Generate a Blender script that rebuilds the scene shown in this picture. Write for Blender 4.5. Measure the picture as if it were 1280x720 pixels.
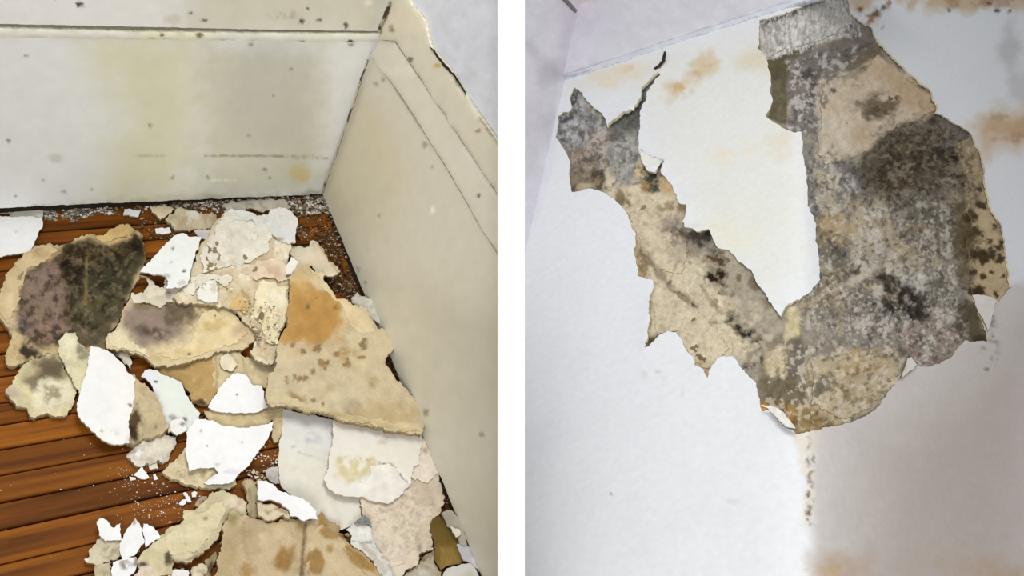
import bpy, math, random
import numpy as np
from mathutils import Vector, Matrix
from mathutils.geometry import delaunay_2d_cdt

# ------------------------------------------------------------------ camera
CX, CY, F = 640.0, 360.0, 1320.0            # 1280x720 frame
D = 1.8                                     # distance scale: camera to the floor corner (m)
AX = np.array([0.8174641971653438, -0.10486834015520013, 0.566352291057217])
UP = np.array([0.3747860397459189, -0.6498024220671571, -0.661280754813672])
YB = np.cross(UP, AX)
M = np.stack([AX, YB, UP])                  # camera frame (x right, y down, z ahead) -> world
RAY0 = np.array([(401 - CX) / F, (242 - CY) / F, 1.0])
CAM = -M @ (RAY0 * D)                       # world origin = the floor corner of the left bay


def W(x, y, z):
    return M @ np.array([x, y, z], float) + CAM


scene = bpy.context.scene
for ob in list(bpy.data.objects):
    bpy.data.objects.remove(ob)
cd = bpy.data.cameras.new('camera')
cam = bpy.data.objects.new('camera', cd)
scene.collection.objects.link(cam)
cd.sensor_width = 36.0
cd.lens = F / 1280 * 36
cd.clip_start = 0.05
mw = Matrix.Identity(4)
for i in range(3):
    mw[i][0] = M[i][0]; mw[i][1] = -M[i][1]; mw[i][2] = -M[i][2]; mw[i][3] = CAM[i]
cam.matrix_world = mw
scene.camera = cam

# ------------------------------------------------------------------ world, lights, exposure
wd = bpy.data.worlds.new('overcast'); scene.world = wd; wd.use_nodes = True
wd.node_tree.nodes['Background'].inputs[0].default_value = (0.97, 0.98, 1.0, 1)
wd.node_tree.nodes['Background'].inputs[1].default_value = 0.42


def area(name, pos, aim, size, power, col):
    ld = bpy.data.lights.new(name, 'AREA'); ld.shape = 'RECTANGLE'
    ld.size, ld.size_y = size; ld.energy = power; ld.color = col
    o = bpy.data.objects.new(name, ld); scene.collection.objects.link(o)
    p = Vector(W(*pos)); a = Vector(W(*aim))
    o.location = p; o.rotation_euler = (a - p).to_track_quat('-Z', 'Y').to_euler()


area('daylight_window', (0.06, -1.3, 0.55), (0.15, 0.1, 2.0), (0.9, 0.7), 19, (1.0, 0.985, 0.96))
area('fill_light', (-0.02, 0.75, -2.0), (-0.1, -0.1, 1.8), (1.2, 1.2), 72, (1.0, 0.985, 0.96))  # added fill from behind the camera to lift the back wall
vs = scene.view_settings
vs.view_transform = 'Standard'; vs.look = 'None'; vs.gamma = 1; vs.use_curve_mapping = False
vs.exposure = 0.0

# ------------------------------------------------------------------ noise and colour helpers
_rng = np.random.default_rng(7)
_perm = _rng.permutation(4096)
_val = _rng.uniform(-1, 1, 4096)


def vnoise(x, y, seed=0):
    xi = np.floor(x).astype(int); yi = np.floor(y).astype(int)
    fx = x - xi; fy = y - yi
    fx = fx * fx * (3 - 2 * fx); fy = fy * fy * (3 - 2 * fy)

    def h(a, b):
        return _val[_perm[(_perm[(_perm[(a + seed * 57) & 4095] + b) & 4095] + seed) & 4095]]
    return (h(xi, yi) * (1 - fx) + h(xi + 1, yi) * fx) * (1 - fy) + (h(xi, yi + 1) * (1 - fx) + h(xi + 1, yi + 1) * fx) * fy


def fbm(x, y, f, octv=4, seed=0):
    """fractal noise about -1..1, f = size of the largest lump in pixels"""
    a, s, n = 1.0, 0.0, 0.0
    r = np.zeros_like(x, dtype=float)
    k = 1.0 / f
    for i in range(octv):
        c, sn = math.cos(i * 1.1 + seed), math.sin(i * 1.1 + seed)
        r += a * vnoise((x * c - y * sn) * k + 31.7 * i, (x * sn + y * c) * k + 11.3 * i, seed + i)
        n += a; a *= 0.55; k *= 2.05
    return np.clip(r / n * 1.9, -1.3, 1.3)


def sst(a, b, x):
    t = np.clip((x - a) / (b - a + 1e-9), 0, 1)
    return t * t * (3 - 2 * t)


def lin(c):
    c = np.asarray(c, float) / 255.0
    return np.where(c <= 0.04045, c / 12.92, ((c + 0.055) / 1.055) ** 2.4)


def inside(px, py, poly):
    r = np.zeros(len(px), bool)
    n = len(poly)
    for i in range(n):
        x0, y0 = poly[i]; x1, y1 = poly[(i + 1) % n]
        if y0 == y1: continue
        c = ((y0 > py) != (y1 > py)) & (px < (x1 - x0) * (py - y0) / (y1 - y0) + x0)
        r ^= c
    return r


def segdist(px, py, poly, closed=True):
    d = np.full(len(px), 1e9)
    n = len(poly)
    for i in range(n if closed else n - 1):
        x0, y0 = poly[i]; x1, y1 = poly[(i + 1) % n]
        ex, ey = x1 - x0, y1 - y0
        t = np.clip(((px - x0) * ex + (py - y0) * ey) / (ex * ex + ey * ey + 1e-9), 0, 1)
        d = np.minimum(d, (px - x0 - t * ex) ** 2 + (py - y0 - t * ey) ** 2)
    return np.sqrt(d)


def sdist(px, py, poly):
    d = segdist(px, py, poly)
    return np.where(inside(px, py, poly), d, -d)


# coloured stains and painted shade: p = polygon, e = ellipse, l = line, a = everywhere;  mot = (lump size, threshold, softness)
def p(pts, rgb, soft=4, warp=5, a=1.0, mot=None, wf=18): return ('p', pts, rgb, soft, warp, a, mot, wf)
def e(cx, cy, rx, ry, rgb, soft=0.3, warp=0.3, a=1.0, mot=None, ang=0, wf=14): return ('e', (cx, cy, rx, ry, ang), rgb, soft, warp, a, mot, wf)
def l(pts, w, rgb, soft=1.0, warp=1.0, a=1.0, mot=None, wf=10): return ('l', (pts, w), rgb, soft, warp, a, mot, wf)
def al(rgb, a=1.0, mot=None): return ('a', None, rgb, 1, 0, a, mot, 10)


def mask_of(L, x, y, seed):
    k, g, rgb, soft, warp, a, mot, wf = L
    if k == 'a':
        m = np.ones(len(x))
    elif k == 'p':
        s = sdist(x, y, g) + (warp * fbm(x, y, wf, 4, seed) if warp else 0)
        m = sst(-soft, soft, s)
    elif k == 'e':
        cx, cy, rx, ry, ang = g
        c, s = math.cos(math.radians(ang)), math.sin(math.radians(ang))
        u = ((x - cx) * c + (y - cy) * s) / rx; v = (-(x - cx) * s + (y - cy) * c) / ry
        q = 1 - np.sqrt(u * u + v * v) + warp * fbm(x, y, wf, 4, seed)
        m = sst(-soft, soft, q)
    else:
        pts, w = g
        dd = w - segdist(x, y, pts, False) + warp * fbm(x, y, wf, 3, seed)
        m = sst(-soft, soft, dd)
    if mot:
        m = m * sst(mot[1] - mot[2], mot[1] + mot[2], fbm(x * (mot[3] if len(mot) > 3 else 1), y, mot[0], 4, seed + 13))
    return m * a


def paint(x, y, base, layers, seed, grain=0.06, gf=9):
    col = np.tile(lin(base), (len(x), 1))
    for i, L in enumerate(layers):
        m = mask_of(L, x, y, seed + 3 * i + 1)[:, None]
        col = col * (1 - m) + lin(L[2]) * m
    if grain:
        col = col * (1 + grain * fbm(x, y, gf, 4, seed + 91)[:, None])
    return np.clip(col, 0.002, 0.93)


# ------------------------------------------------------------------ materials
def newmat(name, rough=0.7, nsc=250.0, namt=0.15, bump=0.3, bsc=300.0, attr=True, rgb=(200, 200, 200), spec=0.3, bdist=0.002):
    m = bpy.data.materials.new(name); m.use_nodes = True
    nt = m.node_tree; nd = nt.nodes; lk = nt.links
    b = nd['Principled BSDF']; b.inputs['Roughness'].default_value = rough
    b.inputs['Specular IOR Level'].default_value = spec
    tc = nd.new('ShaderNodeTexCoord')
    n1 = nd.new('ShaderNodeTexNoise'); n1.inputs['Scale'].default_value = nsc; n1.inputs['Detail'].default_value = 6
    lk.new(tc.outputs['Object'], n1.inputs['Vector'])
    mr = nd.new('ShaderNodeMapRange'); mr.inputs[1].default_value = 0.25; mr.inputs[2].default_value = 0.75
    mr.inputs[3].default_value = 1 - namt; mr.inputs[4].default_value = 1 + namt * 0.6
    lk.new(n1.outputs['Fac'], mr.inputs[0])
    if attr:
        at = nd.new('ShaderNodeAttribute'); at.attribute_name = 'Col'; src = at.outputs['Color']
    else:
        r = nd.new('ShaderNodeRGB'); r.outputs[0].default_value = (*lin(rgb), 1); src = r.outputs[0]
    vm = nd.new('ShaderNodeVectorMath'); vm.operation = 'SCALE'
    lk.new(src, vm.inputs[0]); lk.new(mr.outputs[0], vm.inputs['Scale'])
    lk.new(vm.outputs[0], b.inputs['Base Color'])
    n2 = nd.new('ShaderNodeTexNoise'); n2.inputs['Scale'].default_value = bsc; n2.inputs['Detail'].default_value = 5
    lk.new(tc.outputs['Object'], n2.inputs['Vector'])
    bp = nd.new('ShaderNodeBump'); bp.inputs['Strength'].default_value = bump; bp.inputs['Distance'].default_value = bdist
    lk.new(n2.outputs['Fac'], bp.inputs['Height']); lk.new(bp.outputs[0], b.inputs['Normal'])
    return m


MAT = {
    'plaster': newmat('rough_plaster', 0.9, 330, 0.10, 0.4, 260, spec=0.1),
    'paint': newmat('old_paint', 0.55, 90, 0.05, 0.12, 60, spec=0.25),
    'board': newmat('gloss_board_paint', 0.38, 40, 0.04, 0.10, 45, spec=0.35),
    'substrate': newmat('mouldy_plaster', 0.95, 420, 0.17, 0.6, 300, spec=0.05),
    'dark': newmat('dirty_gap', 0.9, 200, 0.5, 0.3, 200, attr=False, rgb=(48, 42, 34)),
    'white': newmat('white_gloss_paint', 0.6, 30, 0.01, 0.02, 30, attr=False, rgb=(250, 250, 250)),
    'trim': newmat('grey_white_trim', 0.6, 60, 0.05, 0.08, 60, attr=False, rgb=(196, 200, 210)),
}

COLL = scene.collection


def tag(o, label=None, cat=None, group=None, kind=None):
    if label: o['label'] = label
    if cat: o['category'] = cat
    if group: o['group'] = group
    if kind: o['kind'] = kind


def link(name, me, mat, parent=None, loc=None):
    o = bpy.data.objects.new(name, me); COLL.objects.link(o)
    if mat and not me.materials: me.materials.append(MAT[mat] if isinstance(mat, str) else mat)
    if loc is not None: o.location = loc
    if parent is not None:
        o.parent = parent
        o.matrix_parent_inverse = Matrix.Identity(4)
        if loc is None: o.location = -Vector(parent.location)
        else: o.location = Vector(loc) - Vector(parent.location)
    return o


def empty(name, loc=(0, 0, 0)):
    o = bpy.data.objects.new(name, None); COLL.objects.link(o); o.location = loc
    o.empty_display_size = 0.02
    return o


# ------------------------------------------------------------------ mapping image measurements onto real planes
def plane(p0, n):
    p0 = np.asarray(p0, float); n = np.asarray(n, float); n = n / np.linalg.norm(n)

    def f(x, y):
        r = np.stack([(x - CX) / F, (y - CY) / F, np.ones_like(x)], 1) @ M.T
        t = ((p0 - CAM) @ n) / (r @ n)
        return CAM + r * t[:, None], np.tile(n, (len(x), 1))
    return f


def at(f, x, y):
    return f(np.array([float(x)]), np.array([float(y)]))[0][0]


FLOOR = plane((0, 0, 0), (0, 0, 1))
BACK = plane((0, 0, 0), (0, -1, 0))


def refine(poly, step, jag, seed):
    pts = []
    n = len(poly)
    for i in range(n):
        a = np.array(poly[i], float); b = np.array(poly[(i + 1) % n], float)
        k = max(1, int(np.linalg.norm(b - a) / step))
        for j in range(k): pts.append(a + (b - a) * j / k)
    q = np.array(pts)
    if jag:
        dx = jag * (fbm(q[:, 0], q[:, 1], 14, 2, seed) + 0.55 * vnoise(q[:, 0] / 3.1, q[:, 1] / 3.1, seed + 5))
        dy = jag * (fbm(q[:, 0], q[:, 1], 14, 2, seed + 2) + 0.55 * vnoise(q[:, 0] / 3.1, q[:, 1] / 3.1, seed + 7))
        jr = np.random.default_rng(seed + 3).uniform(-1, 1, q.shape) * min(0.75, 0.4 * jag)
        dx = dx + jag * 0.5 * np.abs(fbm(q[:, 0], q[:, 1], 7, 2, seed + 9)); dy = dy - jag * 0.5 * np.abs(fbm(q[:, 0], q[:, 1], 7, 2, seed + 11))
        q = q + np.stack([dx, dy], 1) + jr
    return q


def surf(name, pts, mp, t, base, layers=(), mat='plaster', jag=1.3, sp=3.0, relief=0.8, rf=14, curl=0.0, cw=14,
         bev=0.0, bw=5, edge=None, grain=0.06, gf=9, seed=1, holes=(), parent=None, cracks=(), hfun=None, origin=None, smooth=True, terr=None, tone=1.0):
    """A slab t thick whose outline is pts, laid on the surface mp; its face carries relief, and stains are coloured in."""
    rng = np.random.default_rng(seed)
    step = max(1.5, sp * 0.8)
    loops = [refine(pts, step, jag, seed)] + [refine(h, step, jag, seed + 40) for h in holes]
    q = loops[0]
    x0, y0 = q.min(0); x1, y1 = q.max(0)
    nx = max(2, int((x1 - x0) / sp)); ny = max(2, int((y1 - y0) / (sp * 0.87)))
    gx, gy = np.meshgrid(np.arange(nx + 1), np.arange(ny + 1))
    gx = (gx + 0.5 * (gy % 2)) * sp + x0; gy = gy * sp * 0.87 + y0
    g = np.stack([gx.ravel(), gy.ravel()], 1) + rng.uniform(-0.25, 0.25, (gx.size, 2)) * sp
    k = sdist(g[:, 0], g[:, 1], q) > sp * 0.45
    for h in loops[1:]: k &= sdist(g[:, 0], g[:, 1], h) < -sp * 0.45
    g = g[k]
    allp = np.concatenate(loops + [g])
    edges = []; off = 0
    for lp in loops:
        n = len(lp); edges += [(off + i, off + (i + 1) % n) for i in range(n)]; off += n
    r = delaunay_2d_cdt([Vector(v) for v in allp], edges, [], 0, 1e-5)
    V = np.array([(v[0], v[1]) for v in r[0]]); T = np.array([f for f in r[2] if len(f) == 3])
    c = V[T].mean(1)
    k = inside(c[:, 0], c[:, 1], q)
    for h in loops[1:]: k &= ~inside(c[:, 0], c[:, 1], h)
    T = T[k]
    # orient towards the camera side
    a, b, d = V[T[:, 0]], V[T[:, 1]], V[T[:, 2]]
    s = (b[:, 0] - a[:, 0]) * (d[:, 1] - a[:, 1]) - (b[:, 1] - a[:, 1]) * (d[:, 0] - a[:, 0])
    T[s > 0] = T[s > 0][:, ::-1]
    x, y = V[:, 0], V[:, 1]
    P0, N = mp(x, y)
    h = relief * fbm(x, y, rf, 4, seed + 17) if relief else np.zeros(len(x))
    bd = None
    if curl or bev:
        bd = segdist(x, y, q)
        for hh in loops[1:]: bd = np.minimum(bd, segdist(x, y, hh))
        h = h + curl * np.exp(-bd / cw) * (0.6 + 0.6 * fbm(x, y, 60, 2, seed + 23)) - bev * np.clip(1 - bd / bw, 0, 1) ** 2 * (0.75 + 0.7 * fbm(x, y, 9, 3, seed + 29))
    for cp, cwid, cdep in cracks:
        h = h - cdep * sst(cwid, 0, segdist(x, y, cp, False) + 0.8 * fbm(x, y, 8, 2, seed))
    if hfun is not None: h = h + hfun(x, y)
    tm = None
    if terr:      # a torn upper skin: the face steps down where the skin is gone
        tm = sst(-0.05, 0.05, fbm(x, y, terr[1], 5, seed + 61) - terr[2])
        h = h - terr[0] * tm
    P = P0 + N * (h / 1000.0)[:, None]
    C = paint(x, y, base, layers, seed, grain, gf)
    if tm is not None: C = C * (1 - tm[:, None] * terr[4]) + lin(terr[3]) * tm[:, None] * terr[4]
    C = C * tone
    # rim
    cnt = {}
    for tri in T:
        for i in range(3):
            cnt[(tri[i], tri[(i + 1) % 3])] = 1
    bound = [ed for ed in cnt if (ed[1], ed[0]) not in cnt]
    nb = len(P)
    faces = [tuple(map(int, f)) for f in T]
    if t > 0:
        bv = sorted({v for ed in bound for v in ed}); ix = {v: i for i, v in enumerate(bv)}
        nbv = len(bv)
        top2 = P[bv]; inset = 0.0
        bot = P0[bv] - N[bv] * (t / 1000.0) + N[bv] * (h[bv] / 1000.0)[:, None] * 0.4
        P = np.concatenate([P, top2, bot])
        ec = lin(edge if edge is not None else base) * tone
        jit = 1 + 0.15 * rng.uniform(-1, 1, (nbv, 1))
        C = np.concatenate([C, np.clip(ec * jit, 0, 0.93), np.clip(ec * 0.9 * jit, 0, 0.93)])
        for (u, v) in bound:
            i, j = ix[u], ix[v]
            faces.append((nb + j, nb + i, nb + nbv + i, nb + nbv + j))
        if not holes:
            nxt = {u: v for u, v in bound}
            st = bound[0][0]; lp = [st]; cur = nxt[st]
            while cur != st and len(lp) < len(bound) + 1:
                lp.append(cur); cur = nxt.get(cur, st)
            faces.append(tuple(nb + nbv + ix[v] for v in reversed(lp)))
    org = np.array(origin if origin is not None else (P.mean(0) if parent is None else np.array(parent.location)))
    if origin is None and parent is None: org[2] = P[:, 2].min()
    me = bpy.data.meshes.new(name)
    me.from_pydata((P - org).tolist(), [], faces)
    ca = me.attributes.new('Col', 'FLOAT_COLOR', 'POINT')
    ca.data.foreach_set('color', np.concatenate([C, np.ones((len(C), 1))], 1).astype(np.float32).ravel())
    if smooth: me.polygons.foreach_set('use_smooth', [True] * len(me.polygons))
    me.update()
    return link(name, me, mat, parent, tuple(org))


def boxmesh(name, pts8, mat, parent=None):
    me = bpy.data.meshes.new(name)
    me.from_pydata([tuple(q) for q in pts8], [], [(0, 3, 2, 1), (4, 5, 6, 7), (0, 1, 5, 4), (1, 2, 6, 5), (2, 3, 7, 6), (3, 0, 4, 7)])
    me.update()
    return link(name, me, mat, parent)

# ================================================================== THE SETTING, left bay
# right wall runs along the measured skirting line
RB = at(FLOOR, 600, 715); RB = RB / np.linalg.norm(RB)
RN = np.array([RB[1], -RB[0], 0.0]); RN = RN if RN[0] < 0 else -RN
RIGHT = plane((0, 0, 0), RN)


def shifted(n, d):
    n = np.asarray(n, float)
    return plane(n / np.linalg.norm(n) * d, n)


Rp = lambda d: plane(RN * d, RN)
Bp = lambda d: plane((0, -d, 0), (0, -1, 0))

# --- wooden floor: narrow boards along the back wall, each a part
wood = bpy.data.materials.new('stained_floorboards'); wood.use_nodes = True
nt = wood.node_tree; nd = nt.nodes; lk = nt.links; b = nd['Principled BSDF']
tc = nd.new('ShaderNodeTexCoord'); oi = nd.new('ShaderNodeObjectInfo')
mp_ = nd.new('ShaderNodeMapping'); mp_.inputs['Scale'].default_value = (3.0, 60.0, 20.0)
cmb = nd.new('ShaderNodeCombineXYZ'); mul = nd.new('ShaderNodeMath'); mul.operation = 'MULTIPLY'; mul.inputs[1].default_value = 37.0
lk.new(oi.outputs['Random'], mul.inputs[0]); lk.new(mul.outputs[0], cmb.inputs[0]); lk.new(mul.outputs[0], cmb.inputs[2])
lk.new(tc.outputs['Object'], mp_.inputs['Vector']); lk.new(cmb.outputs[0], mp_.inputs['Location'])
n1 = nd.new('ShaderNodeTexNoise'); n1.inputs['Scale'].default_value = 1.0; n1.inputs['Detail'].default_value = 5; n1.inputs['Distortion'].default_value = 0.5
lk.new(mp_.outputs[0], n1.inputs['Vector'])
cr = nd.new('ShaderNodeValToRGB'); el = cr.color_ramp.elements
el[0].position = 0.30; el[0].color = (*lin((72, 37, 8)), 1)
el[1].position = 0.72; el[1].color = (*lin((145, 88, 21)), 1)
q_ = el.new(0.5); q_.color = (*lin((115, 64, 13)), 1)
lk.new(n1.outputs['Fac'], cr.inputs[0])
mr = nd.new('ShaderNodeMapRange'); mr.inputs[3].default_value = 0.74; mr.inputs[4].default_value = 1.18
lk.new(oi.outputs['Random'], mr.inputs[0])
vm = nd.new('ShaderNodeVectorMath'); vm.operation = 'SCALE'
lk.new(cr.outputs[0], vm.inputs[0]); lk.new(mr.outputs[0], vm.inputs['Scale']); lk.new(vm.outputs[0], b.inputs['Base Color'])
b.inputs['Roughness'].default_value = 0.6; b.inputs['Specular IOR Level'].default_value = 0.12
bp = nd.new('ShaderNodeBump'); bp.inputs['Strength'].default_value = 0.25; bp.inputs['Distance'].default_value = 0.001
lk.new(n1.outputs['Fac'], bp.inputs['Height']); lk.new(bp.outputs[0], b.inputs['Normal'])

floor = boxmesh('floor', [(-1.35, -1.55, -0.03), (RB[0] / RB[1] * -1.55, -1.55, -0.03), (0.02, 0.03, -0.03), (-1.35, 0.03, -0.03),
                          (-1.35, -1.55, -0.016), (RB[0] / RB[1] * -1.55, -1.55, -0.016), (0.02, 0.03, -0.016), (-1.35, 0.03, -0.016)], 'dark')
tag(floor, 'floor of narrow orange brown stained wooden boards under the fallen plaster', 'floor', kind='structure')
rr = random.Random(5)
yy = 0.0
while yy > -1.53:
    wdt = rr.choice([0.032, 0.036, 0.042, 0.040])
    g = rr.uniform(0.0009, 0.0020); top = rr.uniform(-0.0012, 0.0)
    bm = bpy.data.meshes.new('floorboard')
    ya, yb = yy - g, yy - wdt + g
    c = 0.0012
    prof = [(ya, -0.016), (ya, top - c), (ya - c, top), (yb + c, top), (yb, top - c), (yb, -0.016)]
    vv = [(-1.34, a_, z_) for a_, z_ in prof] + [(RB[0] / RB[1] * a_ - 0.004, a_, z_) for a_, z_ in prof]
    ff = [(i, i + 6, (i + 1) % 6 + 6, (i + 1) % 6) for i in range(6)] + [(0, 1, 2, 3, 4, 5), (11, 10, 9, 8, 7, 6)]
    bm.from_pydata(vv, [], ff); bm.update()
    link('floorboard', bm, wood, floor)
    yy -= wdt

# --- back wall and its tall skirting board
ydark = (58, 52, 40)
stB = [p([(95, 30), (250, 40), (252, 130), (240, 215), (220, 250), (120, 262), (150, 150)], (214, 213, 178), 45, 10, 0.8),
       p([(255, 60), (400, 60), (400, 245), (250, 250)], (200, 198, 174), 30, 10, 0.8),
       e(343, 120, 55, 75, (188, 188, 182), 0.5, 0.2, 0.5),
       e(372, 217, 14, 10, (206, 190, 132), 0.5, 0.3, 0.8),
       l([(0, 262), (120, 256), (400, 242)], 3, (120, 112, 92), 4, 3, 0.55, (20, 0.1, 0.5)),
       e(225, 252, 60, 10, (176, 170, 140), 0.6, 0.4, 0.5),
       l([(255, 194), (330, 195), (410, 197)], 0.9, (136, 128, 106), 0.8, 0.3, 0.8),
       l([(165, 194), (205, 195)], 0.8, (170, 164, 140), 0.8, 0.3, 0.6),
       l([(265, 225), (298, 225)], 0.9, (236, 230, 214), 0.8, 0.6, 0.8),
       e(70, 198, 8, 5, (190, 186, 176), 0.6, 0.4, 0.6)]
for sx, sy, sr in [(16, 38, 2), (33, 70, 2.6), (10, 176, 2.6), (203, 44, 2.4), (250, 44, 3.4), (188, 156, 2.8), (315, 55, 4),
                   (268, 105, 2.2), (80, 240, 3), (116, 238, 2), (53, 226, 2), (365, 86, 3), (18, 246, 2), (310, 168, 3),
                   (343, 120, 3), (439, 55, 4), (338, 222, 3), (330, 212, 3), (216, 222, 3), (260, 222, 2.4)]:
    stB.append(e(sx, sy, sr * .8, sr * .6, (112, 106, 92), 0.5, 0.6, 0.75, wf=4))
back = empty('baseboard_back')
tag(back, 'tall cream painted skirting board with yellow staining along the back wall', 'skirting', kind='structure')
surf('lower_board', [(-40, 45), (200, 49), (455, 52), (486, 52), (436, 220), (416, 242), (403, 243), (200, 251), (-40, 262)], Bp(0.014), 13, (228, 230, 228), stB,
     'board', jag=0.5, sp=3.2, relief=0.35, rf=120, seed=3, parent=back, grain=0.015, edge=(60, 54, 44))


def bar(name, p0, p1, wdt, dep, mat, parent, n, nseg=5):
    """a half-round bead from p0 to p1 standing proud of a wall whose normal is n"""
    p0, p1, n = (np.asarray(v, float) for v in (p0, p1, n))
    d = p1 - p0; d = d / np.linalg.norm(d); s = np.cross(n, d); s /= np.linalg.norm(s)
    vv = []
    for q in (p0, p1):
        vv += [q + s * (-wdt / 2 * math.cos(math.pi * i / nseg)) + n * dep * math.sin(math.pi * i / nseg) for i in range(nseg + 1)]
    k = nseg + 1
    ff = [(i, i + 1, i + 1 + k, i + k) for i in range(nseg)] + [tuple(range(k - 1, -1, -1)), tuple(range(k, 2 * k))]
    me = bpy.data.meshes.new(name); me.from_pydata([tuple(v) for v in vv], [], ff)
    me.polygons.foreach_set('use_smooth', [i < nseg for i in range(len(ff))])
    ca = me.attributes.new('Col', 'FLOAT_COLOR', 'POINT')
    ca.data.foreach_set('color', np.tile([*lin((222, 219, 198)), 1], (len(vv), 1)).astype(np.float32).ravel())
    me.update()
    return link(name, me, mat, parent)


# rounded bead at the head of the board, the dark joint above it, and the upper board
surf('bead', [(-40, 35.5), (200, 41), (484, 43.5), (480, 54), (200, 51), (-40, 47)], Bp(0.0155), 15, (224, 223, 212),
     [p([(180, 30), (260, 30), (260, 60), (180, 60)], (222, 220, 178), 25, 4, 0.7), e(203, 44, 3, 2.2, (110, 100, 80)), e(250, 44, 4, 2.4, (122, 112, 84)), e(439, 53, 5, 3.5, (70, 60, 48), wf=3)],
     'board', jag=0.3, sp=2.6, relief=0.1, rf=60, bev=1.6, bw=5, seed=4, edge=(206, 203, 180), parent=back, grain=0.02)
surf('joint', [(-40, 28), (490, 38.5), (488, 42.5), (455, 45), (-40, 41)], Bp(0.008), 1, (140, 135, 116), (), 'plaster', jag=0, sp=5, relief=0, seed=5, parent=back)
surf('upper_board', [(-40, -60), (512, -60), (506, 6), (484, 39.3), (340, 37.2), (200, 34), (-40, 29)], Bp(0.012), 4, (230, 230, 226),
     [p([(230, -60), (520, -60), (480, 50), (230, 50)], (206, 203, 180), 40, 10, 0.75), e(100, 5, 5, 3.5, (62, 62, 66), wf=3), e(238, 17, 3, 2, (90, 84, 74)), e(256, 25, 4, 1.8, (110, 104, 88)), e(216, 24, 9, 6, (196, 190, 172), 0.5, .5, .6), e(377, 26, 3, 3, (54, 46, 36), wf=3), e(384, 11, 2, 2, (80, 70, 56)),
      e(432, 31, 2.5, 4, (60, 52, 42), wf=3), e(400, 25, 3, 2, (100, 90, 74)), e(460, 4, 8, 3, (236, 232, 222), wf=3), e(70, 0, 2, 1.5, (90, 90, 86)), e(360, 20, 20, 5, (170, 160, 140), .5, .5, .5, (6, .2, .3))],
     'board', jag=0.25, sp=3.4, relief=0.35, rf=90, seed=6, parent=back, grain=0.02, edge=(170, 166, 146))
surf('floor_gap', [(-40, 262), (200, 251), (405, 241), (404, 246), (200, 257), (-40, 268)], Bp(0.004), 1, (44, 38, 30), (), 'plaster', jag=0.5, sp=4, relief=0, seed=7, parent=back)
wb = surf('wall_back', [(-300, -160), (540, -160), (520, 120), (440, 262), (-300, 300)], Bp(0.0), 12, (210, 208, 196), (), 'paint', jag=0, sp=20, relief=0, seed=8)
tag(wb, 'back wall behind the cream boards', 'wall', kind='structure')

# --- right wall, skirting board with stepped moulding
right = empty('baseboard_right')
tag(right, 'deep cream skirting board with stepped moulding along the right wall', 'skirting', kind='structure')
stR = [e(440, 200, 60, 90, (206, 196, 168), 0.6, 0.2, 0.6), p([(540, 380), (700, 380), (700, 800), (560, 800)], (182, 178, 160), 60, 10, 0.6),  # wide soft polygon paints the shade toward the board's near lower end
       e(472, 178, 12, 60, (214, 202, 172), 0.6, 0.2, 0.5, ang=-25), l([(405, 262), (446, 355), (470, 380)], 5, (208, 200, 180), 6, 4, 0.5)]
for sx, sy, sr in [(474, 268, 2.2), (539, 209, 2.4), (530, 181, 4), (602, 544, 3.4), (449, 336, 2.4), (541, 263, 3), (470, 105, 4), (457, 353, 2.6), (478, 100, 3), (437, 290, 2), (570, 30, 3), (452, 380, 3), (464, 398, 3), (533, 515, 4)]:
    stR.append(e(sx, sy, sr * .75, sr * .8, (108, 100, 82), 0.5, 0.6, 0.65, wf=4))
stR.append(e(541, 262, 3, 5, (246, 244, 236), 0.4, 0.3))
surf('lower_board', [(402.5, 240), (418, 196), (438, 142), (457, 88), (463.5, 69), (500, 118), (560, 214), (600, 284), (634, 336), (638, 343), (638, 805), (600, 715)],
     Rp(0.010), 9, (214, 210, 192), stR, 'board', jag=0.3, sp=3.4, relief=0.4, rf=110, seed=13, parent=right, grain=0.015, edge=(150, 140, 116))
mB = [(461.5, 69), (475, 50), (492, 51.5), (540, 122), (600, 212), (638, 268), (638, 341), (634, 335), (600, 283), (560, 213), (500, 117)]
surf('moulding_step', mB, Rp(0.0125), 12, (218, 213, 196), [e(495, 90, 30, 6, (230, 224, 208), .6, .3, .6), e(512, 72, 3, 3, (120, 104, 70)), e(530, 181, 3, 5, (130, 120, 96)), e(487, 105, 2, 3, (120, 110, 90)), e(598, 245, 2, 2, (70, 60, 50))], 'board', jag=0.2, sp=3, relief=0.3, rf=60, bev=1.0, bw=5, seed=14, parent=right, grain=0.02, edge=(206, 200, 180))
mC = [(472, 49.5), (485, 4), (489, -60), (507, -60), (508, -10), (513, 6), (524, 18), (531, 30), (534, 44), (538, 60), (560, 84), (580, 118), (602, 150), (622, 178), (638, 201), (638, 267), (600, 211), (540, 121), (493, 51)]
surf('moulding_cap', mC, Rp(0.0150), 7, (214, 208, 188), [e(489, 36, 4, 5, (58, 48, 36), wf=3), l([(538, 60), (560, 84), (582, 118)], 1.5, (96, 78, 48), 1.5, 1.5, .8), e(547, 82, 5, 3, (196, 172, 110)), l([(600, 148), (622, 178)], 2, (120, 104, 76), 1.5, 1.5, .7), e(506, 24, 24, 14, (224, 214, 190), .5, .3, .6), e(512, 74, 3, 3, (110, 96, 64)), e(598, 164, 3, 2, (150, 130, 80))],
     'board', jag=0.2, sp=3, relief=0.3, rf=60, bev=1.2, bw=4, seed=15, parent=right, grain=0.02, edge=(206, 200, 180))
surf('lifted_paint_edge', [(537, 58.5), (543, 65), (556, 80), (570, 97), (583, 118), (582, 119.5), (568, 98.5), (554, 82), (538, 61.5)], Rp(0.0160), 0.6, (52, 46, 36), (), 'plaster', jag=0.7, sp=2, relief=0.3, seed=19, parent=right)
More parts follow.
